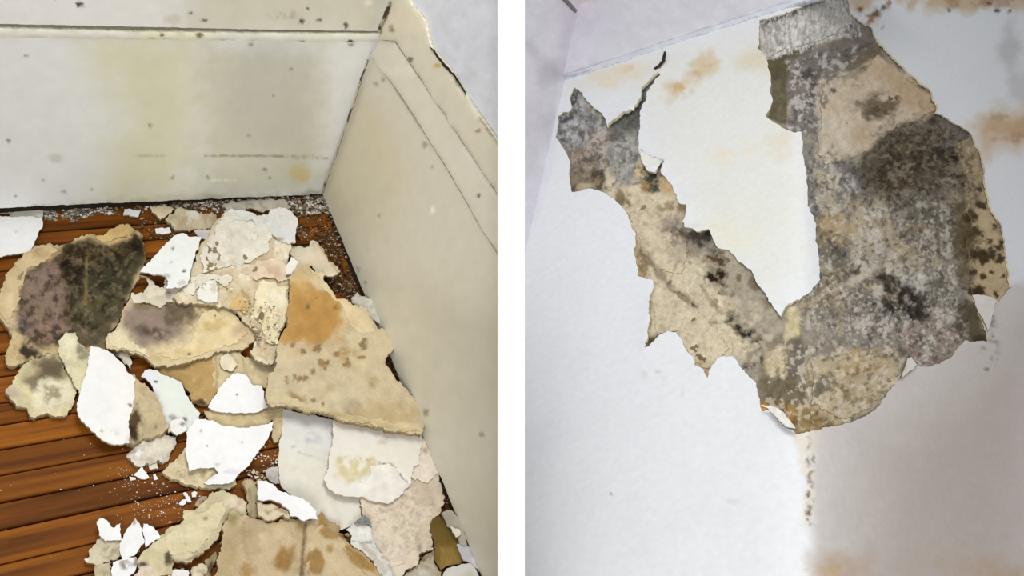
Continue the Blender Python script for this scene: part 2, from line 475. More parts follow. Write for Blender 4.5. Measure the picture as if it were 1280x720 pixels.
surf('corner_crack', [(401.8, 243), (405, 227), (412.8, 208), (422.8, 180), (433.4, 150), (443.2, 120), (452.2, 93), (458, 74), (459.2, 74.5), (453.6, 94), (445.2, 121), (435.6, 150), (425, 179), (414.8, 208), (406.4, 230), (403.4, 243)], Rp(0.0158), 0.6, (84, 72, 52),
     [al((196, 188, 164), 1.0, (18, -0.1, 0.2))], 'plaster', jag=0.6, sp=1.6, relief=0.2, seed=20, parent=right)
surf('corner_crack', [(472, 41), (475, 30), (480, 16), (486, 2), (488.5, 3), (484, 17), (479, 28), (475, 42)], Rp(0.0170), 0.6, (80, 68, 50), [al((176, 166, 140), 1.0, (10, 0.2, 0.2))], 'plaster', jag=0.9, sp=1.8, relief=0.2, seed=21, parent=right)
surf('groove', [(461, 66), (466, 70), (560, 213), (600, 284), (634, 338), (634, 334), (600, 280), (562, 212), (500, 115)], Rp(0.0108), 1, (176, 168, 146), (), 'plaster', jag=0.3, sp=4, relief=0, seed=22, parent=right)
wr = surf('wall_right', [(502, -140), (638, -140), (638, 300), (638, 800), (600, 712), (412, 240), (475, 100), (499, 20)], Rp(0.0085), 8, (212, 215, 222),
          [e(590, 95, 12, 9, (198, 200, 204), .5, .3, .6), e(575, 45, 60, 60, (206, 210, 218), .6, .3, .6), e(603, 142, 8, 8, (190, 190, 190), .5, .5, .5, (6, 0, .3))], 'paint', jag=0, sp=6, relief=0.3, rf=60, seed=16)
tag(wr, 'pale grey painted right wall above the cream skirting', 'wall', kind='structure')

# ================================================================== blank white divider strip between the two views, built as an upright
pz0, pz1 = 1.20, 1.232
xl, xr = (622 - CX) / F * pz0, (656 - CX) / F * pz0
yt, yb2 = -0.62, 0.585
divider = boxmesh('trim_1', [W(xl, yb2, pz0), W(xr, yb2, pz0), W(xr, yb2, pz1), W(xl, yb2, pz1), W(xl, yt, pz0), W(xr, yt, pz0), W(xr, yt, pz1), W(xl, yt, pz1)], 'white')
tag(divider, 'plain white divider strip between the skirting corner and the damaged wall', 'divider', kind='structure')
for v in range(1):
    bv = divider.modifiers.new('bevel', 'BEVEL'); bv.width = 0.0008; bv.segments = 2

# ================================================================== THE SETTING, right bay
def unit(v): v = np.asarray(v, float); return v / np.linalg.norm(v)


VZ = unit([350, -1480, F]); DR = unit([2584, -566, -F])
DR = unit(DR - VZ * (DR @ VZ)); N1 = unit(np.cross(DR, VZ))
if N1[2] > 0: N1 = -N1
D2 = 2.6
TH = math.radians(64)
N2 = N1 * math.cos(TH) + DR * math.sin(TH)
C1 = np.array([(707 - CX) / F, (97 - CY) / F, 1.0]) * D2          # ceiling-side corner, camera frame
K1 = C1 @ N1
re_ = np.array([(1011 - CX) / F, (700 - CY) / F, 1.0]); E1 = re_ * (K1 / (re_ @ N1)); K2 = E1 @ N2


def WALL(x, y):
    r = np.stack([(x - CX) / F, (y - CY) / F, np.ones_like(x)], 1)
    t1 = K1 / (r @ N1); t2 = K2 / (r @ N2)
    k = 0.028
    d = (t1 - t2) / k
    w = 1 / (1 + np.exp(-np.clip(d, -40, 40)))
    t = np.maximum(t1, t2) + k * np.log1p(np.exp(-np.abs(d))) * 0.9
    n = w[:, None] * N1 + (1 - w[:, None]) * N2
    n /= np.linalg.norm(n, axis=1)[:, None]
    return (r * t[:, None]) @ M.T + CAM, n @ M.T


def wplane(off):
    def f(x, y):
        P, n = WALL(x, y)
        return P + n * off, n
    return f


wp1 = plane(M @ C1 + CAM, M @ N1)
LEFTW = plane(M @ C1 + CAM, M @ DR)

hole = [(718.5, 111), (728, 118), (740, 134), (754, 147), (761, 161), (777.5, 146), (796, 133), (802, 125), (803, 112), (824, 93), (826, 95), (808, 115), (806, 127), (800, 138), (797.5, 168), (797.5, 192), (806, 208), (809, 214),
        (818, 215), (829, 202), (831.5, 204), (825, 214), (829, 221), (839, 232), (846, 250), (848, 254), (857, 257), (858, 262), (854, 277), (857, 285), (871, 288.5), (885, 287), (889, 293), (897, 310), (911, 313), (925, 329), (939, 340), (949, 359), (960, 375), (968, 386), (975.5, 396.5), (983, 383), (1006, 370),
        (1024, 351), (1021, 307), (1020, 279), (1009, 255), (1007, 218), (1004, 203), (1003, 175), (1002, 166), (983, 165), (957, 145), (963, 134), (963, 101), (957, 72), (948, 58), (950, 26), (993, 13), (1021, 3), (1040, -6), (1057, -8),
        (1059, 0), (1062, 17), (1076, 29), (1090, 35), (1094, 53), (1116, 73), (1137, 95), (1160, 111), (1172, 134), (1171, 142), (1186, 150), (1215, 168), (1221, 189), (1229, 211), (1233, 252), (1249, 279), (1255, 310), (1258, 343), (1264, 360), (1249, 377), (1241, 372), (1230, 371), (1215, 371), (1219, 382),
        (1233, 413), (1235, 427), (1206, 428), (1191, 444), (1175, 456), (1160, 460), (1142, 457), (1136, 460), (1123, 473), (1108, 496), (1087, 517), (1062, 528), (1026, 537), (998, 543), (994, 543), (980, 520), (966, 514), (951, 514), (946, 487), (942, 477), (936, 471), (924, 456), (914, 446),
        (899, 447), (891, 456), (883, 473), (878, 462), (869, 456), (867, 447), (859, 441), (844, 416), (835, 414), (826, 418), (806, 435), (809, 419), (812, 398), (812, 377), (817, 352), (795, 345), (795, 331), (791, 312), (795, 293), (788, 274), (779, 262), (768, 252), (763, 248), (751, 240), (740, 237), (714, 239), (711, 229), (710, 196), (701, 182), (695, 172), (697, 158), (698, 147), (703, 142), (711, 141), (715, 134), (712, 123)]
skin_st = [
    p([(700, 100), (860, 60), (1000, 20), (1010, 340), (960, 380), (830, 200), (800, 110)], (223, 224, 218), 25, 12, 0.8),
    p([(850, 80), (893, 60), (893, 85), (862, 105), (838, 130), (838, 100)], (205, 176, 120), 9, 8, 0.65, (26, -0.15, 0.5)),
    e(875, 90, 16, 8, (186, 146, 84), .6, .5, .7, (10, 0, .4), -25), e(852, 112, 12, 7, (196, 158, 96), .6, .5, .6, (9, 0, .4)),
    e(785, 85, 14, 5, (200, 166, 96), .6, .5, .6, (10, 0, .4), -15), e(770, 95, 40, 14, (222, 208, 176), .6, .4, .6, None, -15),
    e(915, 190, 22, 16, (228, 214, 180), .7, .5, .55, (16, -.1, .5)), e(945, 75, 22, 12, (214, 204, 172), .7, .5, .7), e(985, 85, 30, 20, (220, 212, 188), .7, .5, .5), e(972, 180, 16, 22, (216, 200, 164), .7, .5, .45), e(930, 270, 60, 60, (221, 222, 211), .6, .3, .6),
    p([(1060, 15), (1075, 22), (1084, 40), (1104, 8), (1120, -40), (1060, -40)], (196, 164, 110), 8, 5, .75, (20, -.2, .5)),
    l([(1082, 30), (1098, 14), (1112, 4), (1118, -6)], 6, (140, 92, 30), 3, 4, .9, (9, .05, .35)),
    l([(1084, 28), (1096, 16), (1108, 6)], 3, (92, 56, 18), 2, 3, .9, (6, .15, .3)),
    p([(1120, -60), (1300, -60), (1300, 6), (1260, 16), (1200, 12), (1160, 16), (1125, 10)], (196, 170, 126), 6, 6, .85, (26, -.35, .5)),
    p([(1180, -20), (1275, -20), (1275, 8), (1185, 8)], (158, 112, 60), 6, 6, .7, (10, .05, .35)),
    e(1188, 12, 3, 2, (66, 40, 22), .4, .4, 1, wf=3), e(1248, 13, 4, 2.6, (48, 28, 18), .4, .4, 1, wf=3), e(1262, 14, 2, 1.6, (70, 40, 24)), e(1103, 34, 2, 2, (110, 76, 36)), e(1076, 12, 3, 3, (120, 80, 40)), e(1236, 4, 3, 2, (80, 50, 28)),
    p([(1212, 160), (1240, 136), (1330, 124), (1330, 184), (1250, 186), (1228, 196), (1218, 172)], (204, 176, 138), 18, 8, .85),
    e(1266, 160, 54, 11, (186, 148, 102), .8, .5, .65, (22, -.2, .5), -5), e(1246, 146, 10, 5, (178, 146, 92), .5, .6, .7, wf=6), e(1270, 172, 30, 6, (156, 112, 62), .6, .6, .6, (9, .1, .35)),
    e(1262, 60, 14, 26, (178, 174, 178), .7, .4, .6, None, 15), e(1275, 110, 14, 18, (178, 172, 174), .7, .4, .5),
    # right-hand face: its shade toward the lower right painted in, then a brown band
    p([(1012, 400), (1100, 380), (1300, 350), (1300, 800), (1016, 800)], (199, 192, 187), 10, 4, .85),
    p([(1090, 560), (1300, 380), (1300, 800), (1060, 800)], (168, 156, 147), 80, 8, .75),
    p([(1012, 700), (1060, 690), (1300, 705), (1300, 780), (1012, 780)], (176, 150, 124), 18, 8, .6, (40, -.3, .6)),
    # run-off stain under the lowest tip
    p([(990, 540), (1028, 538), (1020, 570), (1014, 640), (1008, 660), (1004, 600)], (214, 206, 186), 4, 4, .7, (12, -.3, .5)),
    l([(1012, 548), (1014, 580), (1013, 610), (1011, 650)], 4, (132, 118, 96), 2, 3, .85, (5, .28, .2)),
    l([(1010, 600), (1012, 630), (1010, 652)], 2, (92, 80, 64), 1, 2, .9, (4, .3, .15)),
    e(1030, 712, 20, 10, (186, 160, 120), .6, .5, .6, (14, -.2, .5)),
    l([(1241, 392), (1240, 414)], 0.8, (108, 96, 82), .8, .5, 1), e(1240, 435, 9, 30, (150, 132, 124), .6, .5, .8, (7, .28, .2)), e(1241, 422, 4, 8, (120, 96, 84), .6, .6, .8, (5, .1, .3)), e(1234, 461, 1.6, 1.6, (92, 70, 60)),
    l([(1142, 459), (1133, 467), (1123, 474)], 0.9, (98, 90, 78), .7, .5, .9),
    e(828, 475, 6, 4, (206, 208, 208), .6, .6, .6, (6, 0, .3)), e(805, 468, 4, 6, (214, 216, 216)), e(853, 488, 2, 8, (214, 216, 216)), e(765, 618, 2, 2, (160, 164, 166)), e(918, 627, 7, 2.5, (206, 206, 200), .6, .6, .6), e(822, 464, 5, 1.6, (190, 192, 190), .6, .6, .7),
    e(1085, 545, 40, 8, (196, 190, 184), .7, .6, .4, (10, .1, .3)), e(1150, 480, 30, 10, (196, 184, 180), .7, .5, .5),
    l([(640, 330), (668, 262), (682, 215), (692, 160), (697, 105)], 4, (214, 214, 226), 5, 3, .5),
    l([(801, 189), (810, 195), (820, 200), (830, 203)], 1.2, (118, 110, 96), .8, .8, .85, (6, -.1, .4)),
    e(868, 291, 30, 3, (230, 226, 206), .7, .4, .5), l([(856, 282), (890, 281), (898, 284)], .8, (206, 202, 186), .8, .5, .7), e(900, 300, 40, 20, (226, 224, 200), .7, .5, .5),
    p([(640, -20), (700, 90), (698, 110), (670, 260), (640, 340)], (208, 208, 218), 14, 4, .4),
]
GR1, GR2 = (112, 108, 100), (84, 80, 72)
CREAM, TAN, OLV = (200, 182, 150), (172, 150, 114), (104, 92, 64)
BLK, SALT = (44, 40, 32), (206, 202, 194)
sub_st = [
    # left arm
    p([(740, 190), (805, 205), (830, 220), (860, 280), (840, 320), (900, 330), (940, 440), (900, 450), (884, 475), (820, 420), (800, 440), (780, 340), (775, 255), (745, 240)], (204, 191, 164), 8, 6),
    p([(690, 100), (765, 150), (768, 180), (745, 200), (712, 196), (690, 180)], (140, 138, 136), 7, 6),
    p([(708, 190), (738, 186), (756, 205), (752, 245), (705, 245)], (134, 120, 102), 6, 6),
    p([(760, 160), (812, 90), (805, 210), (785, 228), (760, 222), (752, 200)], (142, 140, 134), 6, 5),
    p([(712, 110), (730, 115), (722, 140), (712, 140)], (70, 70, 74), 5, 4, .9),
    e(714, 160, 13, 12, (198, 198, 200), .5, .5, .8, (8, -.1, .3)), e(725, 128, 6, 10, (186, 186, 188), .5, .5, .7), e(705, 147, 8, 5, (72, 72, 74), .5, .5, .9), e(699, 172, 6, 8, (84, 82, 80), .5, .5, .8, (6, 0, .3)), e(726, 166, 4, 6, (86, 86, 86), .5, .5, .8),
    e(748, 174, 14, 14, (184, 168, 150), .5, .5, .8), e(745, 196, 18, 7, (108, 92, 68), .5, .6, .9, (9, -.1, .3)), e(720, 205, 12, 10, (160, 150, 136), .5, .5, .6, (8, 0, .3)), e(747, 222, 8, 20, (74, 64, 46), .5, .5, .9, (8, -.15, .3)), e(716, 233, 5, 4, (52, 50, 44), .5, .5, .9), e(730, 232, 10, 5, (196, 178, 150), .5, .5, .7),
    p([(690, 100), (815, 90), (806, 230), (700, 200)], (182, 180, 176), 6, 6, .6, (5, .25, .25, 2)),
    p([(765, 145), (810, 90), (806, 140), (798, 160), (775, 170), (762, 168)], (88, 88, 82), 6, 4, .8),
    e(782, 195, 14, 26, (180, 178, 170), .6, .5, .7, (6, .05, .25)), e(772, 222, 8, 14, (168, 164, 152), .5, .5, .7, (5, 0, .3)),
    e(800, 212, 8, 12, (206, 188, 146), .5, .5, .9), e(814, 222, 12.2, 16.2, (56, 56, 46), .5, .6, .95, wf=6), e(806, 232, 6, 6, (156, 126, 76), .5, .5, .8), e(786, 250, 8, 10, (120, 98, 62), .5, .6, .8, (8, 0, .3)), e(772, 250, 5, 12, (110, 92, 60), .5, .6, .8), e(833, 232, 8, 14, (190, 160, 112), .5, .4, .9, None, -30), e(828, 256, 10, 8, (132, 112, 80), .5, .6, .7, (8, 0, .3)),
    p([(776, 262), (800, 300), (806, 340), (798, 350), (785, 300)], (168, 146, 108), 4, 4, .7),
    e(846, 280, 20, 14, (130, 118, 106), .5, .5, .85, (10, -.25, .35), 25), e(870, 294, 21.6, 9.5, (52, 46, 42), .4, .5, .95, None, 10, 8), e(884, 290, 7, 4, (36, 34, 32), .4, .5, 1), e(842, 290, 14, 14, (98, 84, 78), .5, .6, .7, (6, .1, .25)), e(851, 257, 6, 4, (128, 108, 72), .5, .5, .8),
    l([(800, 312), (822, 338), (838, 358), (852, 368), (868, 380)], 4.5, (140, 126, 108), 3, 3, .85), e(803, 330, 6, 20, (116, 96, 62), .5, .5, .7, (8, .05, .3)), l([(838, 352), (845, 362), (856, 370), (866, 380)], 2.5, (66, 56, 44), 2, 2, .9, (6, .05, .3)),
    e(870, 345, 26, 18, (200, 190, 166), .5, .4, .7), l([(836, 350), (842, 336), (848, 325)], 1.5, (130, 114, 90), 1.5, 1.5, .8), l([(876, 356), (888, 376), (902, 390)], 2, (128, 110, 82), 2, 2, .8), 
    p([(880, 316), (902, 310), (928, 330), (950, 360), (972, 390), (985, 440), (955, 450), (920, 400), (895, 360)], (168, 158, 140), 6, 5, .85),
    e(892, 325, 12.2, 13.5, (74, 58, 34), .5, .6, .95, wf=6), e(893, 342, 12.2, 10.8, (42, 34, 26), .5, .6, 1, None, 0, 6), e(902, 366, 10.8, 13.5, (52, 40, 30), .5, .6, .95, (7, -.1, .3), 40), e(905, 356, 4, 3, (20, 20, 18), .5, .4, 1), e(862, 327, 3, 2.4, (96, 78, 56)), e(861, 314, 8, 4, (150, 128, 90), .5, .6, .7),
    e(923, 345, 3, 5, (120, 108, 86)), e(940, 350, 6, 12, (108, 98, 80), .5, .5, .85, None, -25), e(953, 376, 8, 10, (112, 102, 86), .5, .5, .8), e(915, 396, 8.1, 16.2, (38, 34, 28), .5, .6, .95, None, -35, 6), e(927, 413, 12.2, 8.1, (30, 28, 24), .5, .6, 1, None, 0, 6), e(940, 440, 8.1, 18.9, (44, 38, 30), .5, .6, .95, (8, -.1, .3), 30), e(952, 448, 3, 10, (30, 28, 22), .5, .5, 1),
    e(815, 423, 12.2, 5.4, (64, 58, 36), .5, .5, .95, None, -35, 6), l([(816, 352), (812, 380), (811, 420)], 2.5, (150, 130, 92), 2, 2, .7), e(884, 465, 7, 8, (164, 130, 86), .5, .5, .7), e(870, 452, 12, 5, (176, 150, 104), .6, .5, .6), e(893, 402, 6, 4, (120, 104, 76), .5, .6, .8, (5, 0, .3)), e(880, 372, 12, 8, (178, 168, 146), .6, .5, .6), 
    
    # trunk of the patch: lower part
    p([(948, 440), (990, 400), (1000, 380), (1030, 350), (1030, 470), (1000, 505), (948, 505)], (132, 122, 104), 7, 6),
    p([(983, 384), (1000, 378), (1001, 415), (994, 424), (988, 420), (982, 425)], (200, 188, 148), 3, 3, .9), p([(955, 432), (982, 432), (983, 470), (955, 470)], (192, 178, 146), 4, 5, .85), p([(948, 472), (985, 468), (1015, 480), (1012, 506), (952, 508)], (112, 102, 80), 5, 5, .9), p([(984, 425), (1005, 420), (1012, 455), (1000, 475), (984, 465)], (108, 102, 92), 4, 5, .9),
    p([(950, 505), (1040, 500), (1060, 535), (990, 548), (948, 520)], (148, 124, 82), 5, 5, .9), e(958, 508, 9, 5, (190, 128, 54), .5, .5, .95), e(985, 520, 9, 14, (172, 128, 66), .5, .6, .85, None, -30), e(1010, 522, 18, 9, (106, 88, 54), .5, .6, .8, (9, -.1, .35)), e(1045, 530, 22, 9, (110, 94, 62), .5, .6, .8, (9, -.1, .3)),
    p([(1005, 350), (1200, 330), (1215, 430), (1150, 462), (1120, 480), (1060, 460), (1008, 440)], (146, 138, 126), 8, 8),
    p([(1010, 442), (1060, 440), (1125, 440), (1130, 472), (1100, 505), (1060, 530), (1010, 505), (1012, 470)], (188, 172, 142), 8, 8, .9), e(1085, 450, 40, 16, (176, 150, 106), .6, .5, .7, (16, -.2, .4), -15), e(1030, 480, 10, 9, (104, 98, 84), .4, .5, .9, wf=7), e(1022, 488, 7, 6, (108, 102, 88), .4, .5, .85), e(1070, 500, 22, 12, (128, 112, 80), .5, .6, .75, (8, 0, .3)), e(1095, 452, 14, 10, (146, 118, 72), .5, .6, .7, (8, 0, .3)), e(1115, 470, 16, 14, (192, 176, 154), .6, .5, .7),
    p([(1130, 400), (1205, 395), (1200, 435), (1160, 462), (1138, 456), (1128, 430)], (150, 134, 124), 7, 6, .85), e(1150, 452, 16, 10, (122, 96, 82), .6, .6, .7, (6, 0, .3)),
    p([(1205, 375), (1220, 382), (1236, 415), (1238, 430), (1205, 430), (1195, 410)], (92, 82, 62), 5, 4, .95), e(1228, 422, 9, 6, (62, 54, 40), .6, .5, .8),
    # trunk: middle
    p([(1004, 170), (1040, 180), (1080, 210), (1100, 260), (1060, 330), (1020, 360), (1018, 270), (1006, 230)], (132, 128, 122), 7, 6), p([(1022, 275), (1060, 262), (1065, 300), (1035, 312), (1020, 305)], (172, 152, 116), 6, 6, .85), p([(1020, 305), (1050, 300), (1060, 345), (1025, 365)], (116, 108, 92), 6, 6, .8), p([(1026, 350), (1062, 330), (1058, 400), (1035, 390), (1010, 380)], (158, 144, 118), 6, 6, .8), e(1040, 375, 22, 12, (186, 170, 138), .6, .5, .5, (10, .1, .3), -40), 
    p([(1062, 250), (1110, 245), (1125, 280), (1110, 310), (1070, 320)], (186, 174, 152), 7, 6, .85), e(1110, 258, 16, 10, (196, 184, 162), .6, .5, .8),
    p([(1075, 200), (1115, 155), (1180, 140), (1222, 165), (1230, 240), (1180, 250), (1110, 250), (1080, 240)], (112, 101, 84), 12, 9), e(1148, 208, 46, 36, (72, 61, 46), .8, .7, .6, (12, -.2, .35)), e(1200, 172, 22, 10, (110, 106, 100), .6, .6, .6, (6, 0, .3)), e(1170, 195, 30, 20, (48, 40, 32), .6, .6, .7, (7, .05, .3)), e(1135, 215, 26, 26, (84, 66, 40), .6, .6, .6, (9, .05, .3)),
    p([(1120, 245), (1230, 230), (1225, 340), (1190, 400), (1110, 390), (1110, 310)], (138, 130, 116), 8, 8, .85), p([(1190, 240), (1222, 240), (1222, 330), (1200, 350), (1190, 300)], (104, 92, 66), 8, 8, .8), e(1150, 262, 44, 24, (116, 112, 104), .6, .6, .6, (8, -.1, .3), -15), e(1140, 300, 40, 26, (124, 104, 70), .7, .5, .6, (16, -.1, .4)),
    p([(1060, 330), (1110, 300), (1130, 330), (1100, 360), (1062, 350)], (176, 166, 150), 7, 7, .8), e(1090, 335, 30, 6, (196, 186, 168), .6, .6, .8, (9, -.1, .3), -30),
    e(1145, 345, 24, 14, (200, 192, 182), .6, .6, .75, (8, -.1, .3)), e(1120, 355, 40, 9, (50, 46, 36), .5, .6, .9, (9, -.1, .3), 18), e(1128, 378, 28, 16, (40, 36, 28), .5, .6, .95, (9, -.1, .3), 15), e(1100, 350, 24, 7, (60, 52, 38), .6, .6, .8, (7, 0, .3)), e(1150, 390, 14, 9, (44, 38, 30), .6, .6, .9, (6, 0, .3)),
    # top of the trunk
    p([(940, 20), (1000, 0), (1060, -20), (1070, 25), (1085, 40), (1000, 60), (955, 78)], (190, 186, 180), 3, 3), l([(950, 28), (993, 14), (1030, 2)], 4, (70, 64, 60), 3, 3, .9), al((160, 154, 146), 0, None),
    p([(950, 28), (985, 16), (985, 60), (955, 70)], (150, 144, 138), 8, 5, .6, (5, 0, .3, 3)), e(1040, 20, 26, 18, (196, 190, 182), .6, .5, .7), e(1030, 36, 8, 6, (120, 112, 104), .5, .6, .7, (4, 0, .3, 2)), p([(1055, -10), (1062, 20), (1085, 34), (1092, 50), (1060, 40)], (120, 112, 106), 5, 5, .8, (6, -.1, .3)),
    p([(956, 74), (1018, 53), (1020, 62), (985, 76), (984, 158), (958, 148), (962, 105)], (96, 89, 68), 2.5, 3, 1), e(972, 120, 10, 34, (112, 105, 86), .5, .5, .7, (8, -.1, .3)), e(972, 88, 12, 10, (82, 76, 58), .5, .5, .7),
    p([(985, 76), (1020, 60), (1060, 44), (1095, 52), (1105, 78), (1080, 85), (1050, 95), (1028, 120), (1024, 165), (1000, 168), (984, 160)], (126, 120, 114), 4, 5, 1), p([(1040, 55), (1088, 36), (1096, 55), (1090, 85), (1055, 80)], (116, 106, 96), 6, 6, .7), e(1005, 110, 18, 40, (106, 98, 92), .6, .6, .7, (9, 0, .3)), e(1010, 92, 10, 8, (74, 70, 64), .6, .6, .8), p([(1060, 75), (1102, 58), (1108, 70), (1078, 90)], (112, 100, 82), 6, 5, .8),
    p([(1028, 100), (1075, 88), (1098, 68), (1130, 92), (1162, 116), (1172, 140), (1150, 150), (1120, 162), (1085, 188), (1060, 200), (1030, 206), (1022, 190), (1024, 150)], (200, 184, 160), 4, 5, 1), p([(1075, 88), (1098, 68), (1130, 92), (1162, 116), (1172, 140), (1140, 140), (1110, 110)], (186, 158, 124), 10, 8, .7), p([(1024, 150), (1060, 130), (1075, 180), (1040, 206), (1022, 195)], (208, 196, 178), 8, 6, .6),
    e(1098, 132, 22, 13, (110, 96, 76), .5, .6, .95, None, 0, 9), e(1105, 138, 14, 10, (84, 72, 54), .5, .6, .7, (7, 0, .3)), e(1042, 113, 5, 3, (70, 62, 52), .5, .5, .9), e(1070, 98, 14, 8, (150, 138, 120), .6, .6, .7, (6, 0, .3)), e(1068, 138, 10, 8, (160, 150, 136), .6, .6, .5, (6, 0, .3)), e(1075, 170, 16, 10, (190, 166, 132), .6, .5, .6), e(1140, 155, 8, 6, (100, 88, 68), .5, .6, .9, (5, 0, .3)),
    l([(1098, 55), (1116, 75), (1137, 97), (1160, 113), (1171, 135)], 3, (124, 108, 84), 2, 2, .6, (8, 0, .4)),
    e(1170, 148, 8, 6, (70, 66, 60), .6, .5, .8), l([(1172, 146), (1190, 154), (1213, 168)], 4, (100, 96, 90), 3, 3, .7),
    # spotted cream strip on the right edge
    p([(1196, 180), (1218, 168), (1232, 210), (1236, 255), (1256, 300), (1266, 360), (1248, 380), (1214, 372), (1212, 330), (1214, 270), (1204, 230)], (186, 166, 132), 4, 4, 1), e(1212, 186, 9, 14, (196, 172, 138), .5, .4, .8), e(1192, 198, 7, 9, (40, 36, 30), .5, .6, .95, (6, -.1, .3)), e(1192, 225, 14, 8, (186, 180, 170), .6, .6, .6, (5, 0, .3)), e(1206, 222, 10, 8, (72, 58, 42), .5, .6, .8),
    al((190, 186, 178), 0, None),
]
for sx, sy, sr in [(1228, 256, 6), (1226, 236, 3), (1220, 290, 8), (1246, 281, 6), (1222, 318, 9), (1230, 322, 8), (1242, 316, 7), (1252, 305, 7), (1250, 322, 6), (1216, 340, 5), (1230, 345, 4), (1240, 340, 4), (1220, 365, 9), (1226, 364, 8), (1212, 300, 8), (1256, 344, 4), (1238, 300, 4), (1246, 368, 4), (1214, 270, 8)]:
    sub_st.append(e(sx, sy, sr, sr * 0.85, (64, 50, 28), .45, .7, .95, None, sx % 40, 6))
_mid = [(1005, 190), (1060, 210), (1100, 250), (1196, 250), (1196, 330), (1208, 420), (1150, 460), (1100, 440), (1000, 400), (1015, 280)]
_top = [(1080, 205), (1112, 158), (1180, 142), (1222, 168), (1228, 245), (1170, 250), (1100, 245)]
_dk = p([(1000, 160), (1080, 200), (1110, 150), (1215, 165), (1225, 300), (1215, 420), (1150, 460), (1100, 440), (1000, 400), (1015, 280)], (0, 0, 0), 8, 4)
sub_st += [
    ('p', _dk[1], (66, 61, 52), 8, 6, .35, (13, .2, .4), 18), ('p', _mid, (212, 206, 197), 8, 8, .6, (3.4, .42, .3), 18), ('p', _top, (58, 50, 38), 24, 14, .3, (20, -.1, .5), 18), ('p', _top, (40, 34, 27), 22, 14, .6, (5, .25, .3), 18), ('p', _top, (142, 132, 114), 16, 12, .6, (4.5, .3, .3), 18), ('p', _mid, (190, 176, 150), 10, 10, .6, (30, .4, .3), 18), ('p', _mid, (206, 199, 188), 10, 10, .6, (22, .45, .25, 1.8), 18), ('p', _mid, (84, 76, 62), 10, 10, .5, (26, .4, .3, 1.5), 18), ('p', _dk[1], (44, 40, 34), 8, 6, .55, (4.5, .45, .25), 18),
    p([(985, 76), (1095, 50), (1050, 95), (1024, 165), (984, 160)], (196, 190, 184), 4, 4, .7, (5, .25, .18)), p([(985, 76), (1095, 50), (1050, 95), (1024, 165), (984, 160)], (68, 62, 56), 4, 4, .6, (6, .35, .18)), p([(950, 20), (1060, -10), (1085, 40), (955, 75)], (222, 220, 216), 3, 3, .7, (5, .2, .2, 3)), p([(950, 20), (1060, -10), (1085, 40), (955, 75)], (120, 112, 106), 3, 3, .5, (7, .35, .2, 3)), p([(985, 420), (1120, 430), (1120, 490), (1060, 530), (960, 530), (950, 470)], (94, 82, 60), 6, 6, .6, (6, .4, .16)), p([(985, 420), (1120, 430), (1120, 490), (1060, 530), (960, 530), (950, 470)], (210, 200, 182), 6, 6, .55, (6, .35, .16)), p([(690, 100), (815, 90), (806, 230), (700, 245)], (84, 80, 74), 6, 6, .6, (5, .4, .16)), p([(780, 230), (960, 380), (980, 470), (880, 480), (790, 430)], (140, 122, 92), 6, 6, .35, (5, .5, .2)), p([(780, 230), (960, 380), (980, 470), (880, 480), (790, 430)], (216, 204, 176), 6, 6, .35, (14, .3, .3)),
]

sub_st += [e(1118, 352, 42, 8, (52, 46, 36), .5, .7, .8, (9, -.5, .4), 16, 8), e(1130, 376, 30, 15, (42, 37, 29), .5, .8, .85, (8, -.35, .4), 15, 8), e(1150, 392, 14, 8, (44, 38, 30), .5, .7, .8, None, 0, 6), e(1108, 346, 14, 4, (46, 40, 30), .5, .6, .8),
           e(1148, 350, 20, 10, (206, 199, 190), .6, .6, .6, (7, 0, .3)), e(1092, 336, 34, 5, (198, 188, 170), .6, .6, .8, (12, -.3, .4), -32), e(1045, 280, 22, 14, (176, 156, 120), .6, .6, .7, (12, -.2, .4)), e(1195, 196, 7, 8, (36, 32, 26), .5, .6, .9, (6, -.2, .3)), e(1202, 172, 20, 8, (126, 122, 116), .6, .6, .6, (6, 0, .3)),
           e(1208, 290, 12, 50, (98, 86, 60), .6, .5, .7, (12, -.2, .4))]


def sub_h(x, y):
    d = np.where(inside(x, y, [(700, 60), (765, 165), (810, 130), (835, 85), (835, 60)]), 1.0, 0.0)
    deep = 9 * sst(14, 0, segdist(x, y, [(763, 160), (778, 147), (797, 134), (804, 122), (805, 112), (826, 93)], False))
    deep = deep + 6 * sst(10, 0, segdist(x, y, [(809, 216), (820, 214), (830, 204)], False))
    return -deep + 1.8 * fbm(x, y, 26, 4, 77) + 1.1 * fbm(x, y, 6, 3, 78)


def skin_h(x, y):
    # paint blistered away from the wall: above the crack at upper left, along the trunk's edges, at the notch
    h = 7 * np.exp(-segdist(x, y, [(765, 158), (778, 145), (796, 132), (803, 118), (824, 93)], False) / 16) * (segdist(x, y, [(765, 158), (700, 90)], False) < 400)
    side = inside(x, y, [(765, 165), (778, 148), (797, 134), (804, 125), (805, 112), (826, 92), (845, 40), (700, 40), (720, 108), (752, 146)])
    h = np.where(side, h, h * 0.1)
    h = h + 4 * np.exp(-segdist(x, y, [(809, 214), (829, 203)], False) / 9)
    h = h + 3 * np.exp(-segdist(x, y, [(983, 383), (976, 396), (950, 360)], False) / 14)
    h = h + 3.5 * np.exp(-segdist(x, y, [(1094, 53), (1137, 95), (1172, 134)], False) / 12) + 3.5 * np.exp(-segdist(x, y, [(1222, 190), (1234, 252), (1258, 343)], False) / 10)
    h = h + 3 * np.exp(-segdist(x, y, [(806, 435), (812, 377)], False) / 8)
    return h + 0.8 * fbm(x, y, 70, 3, 55)


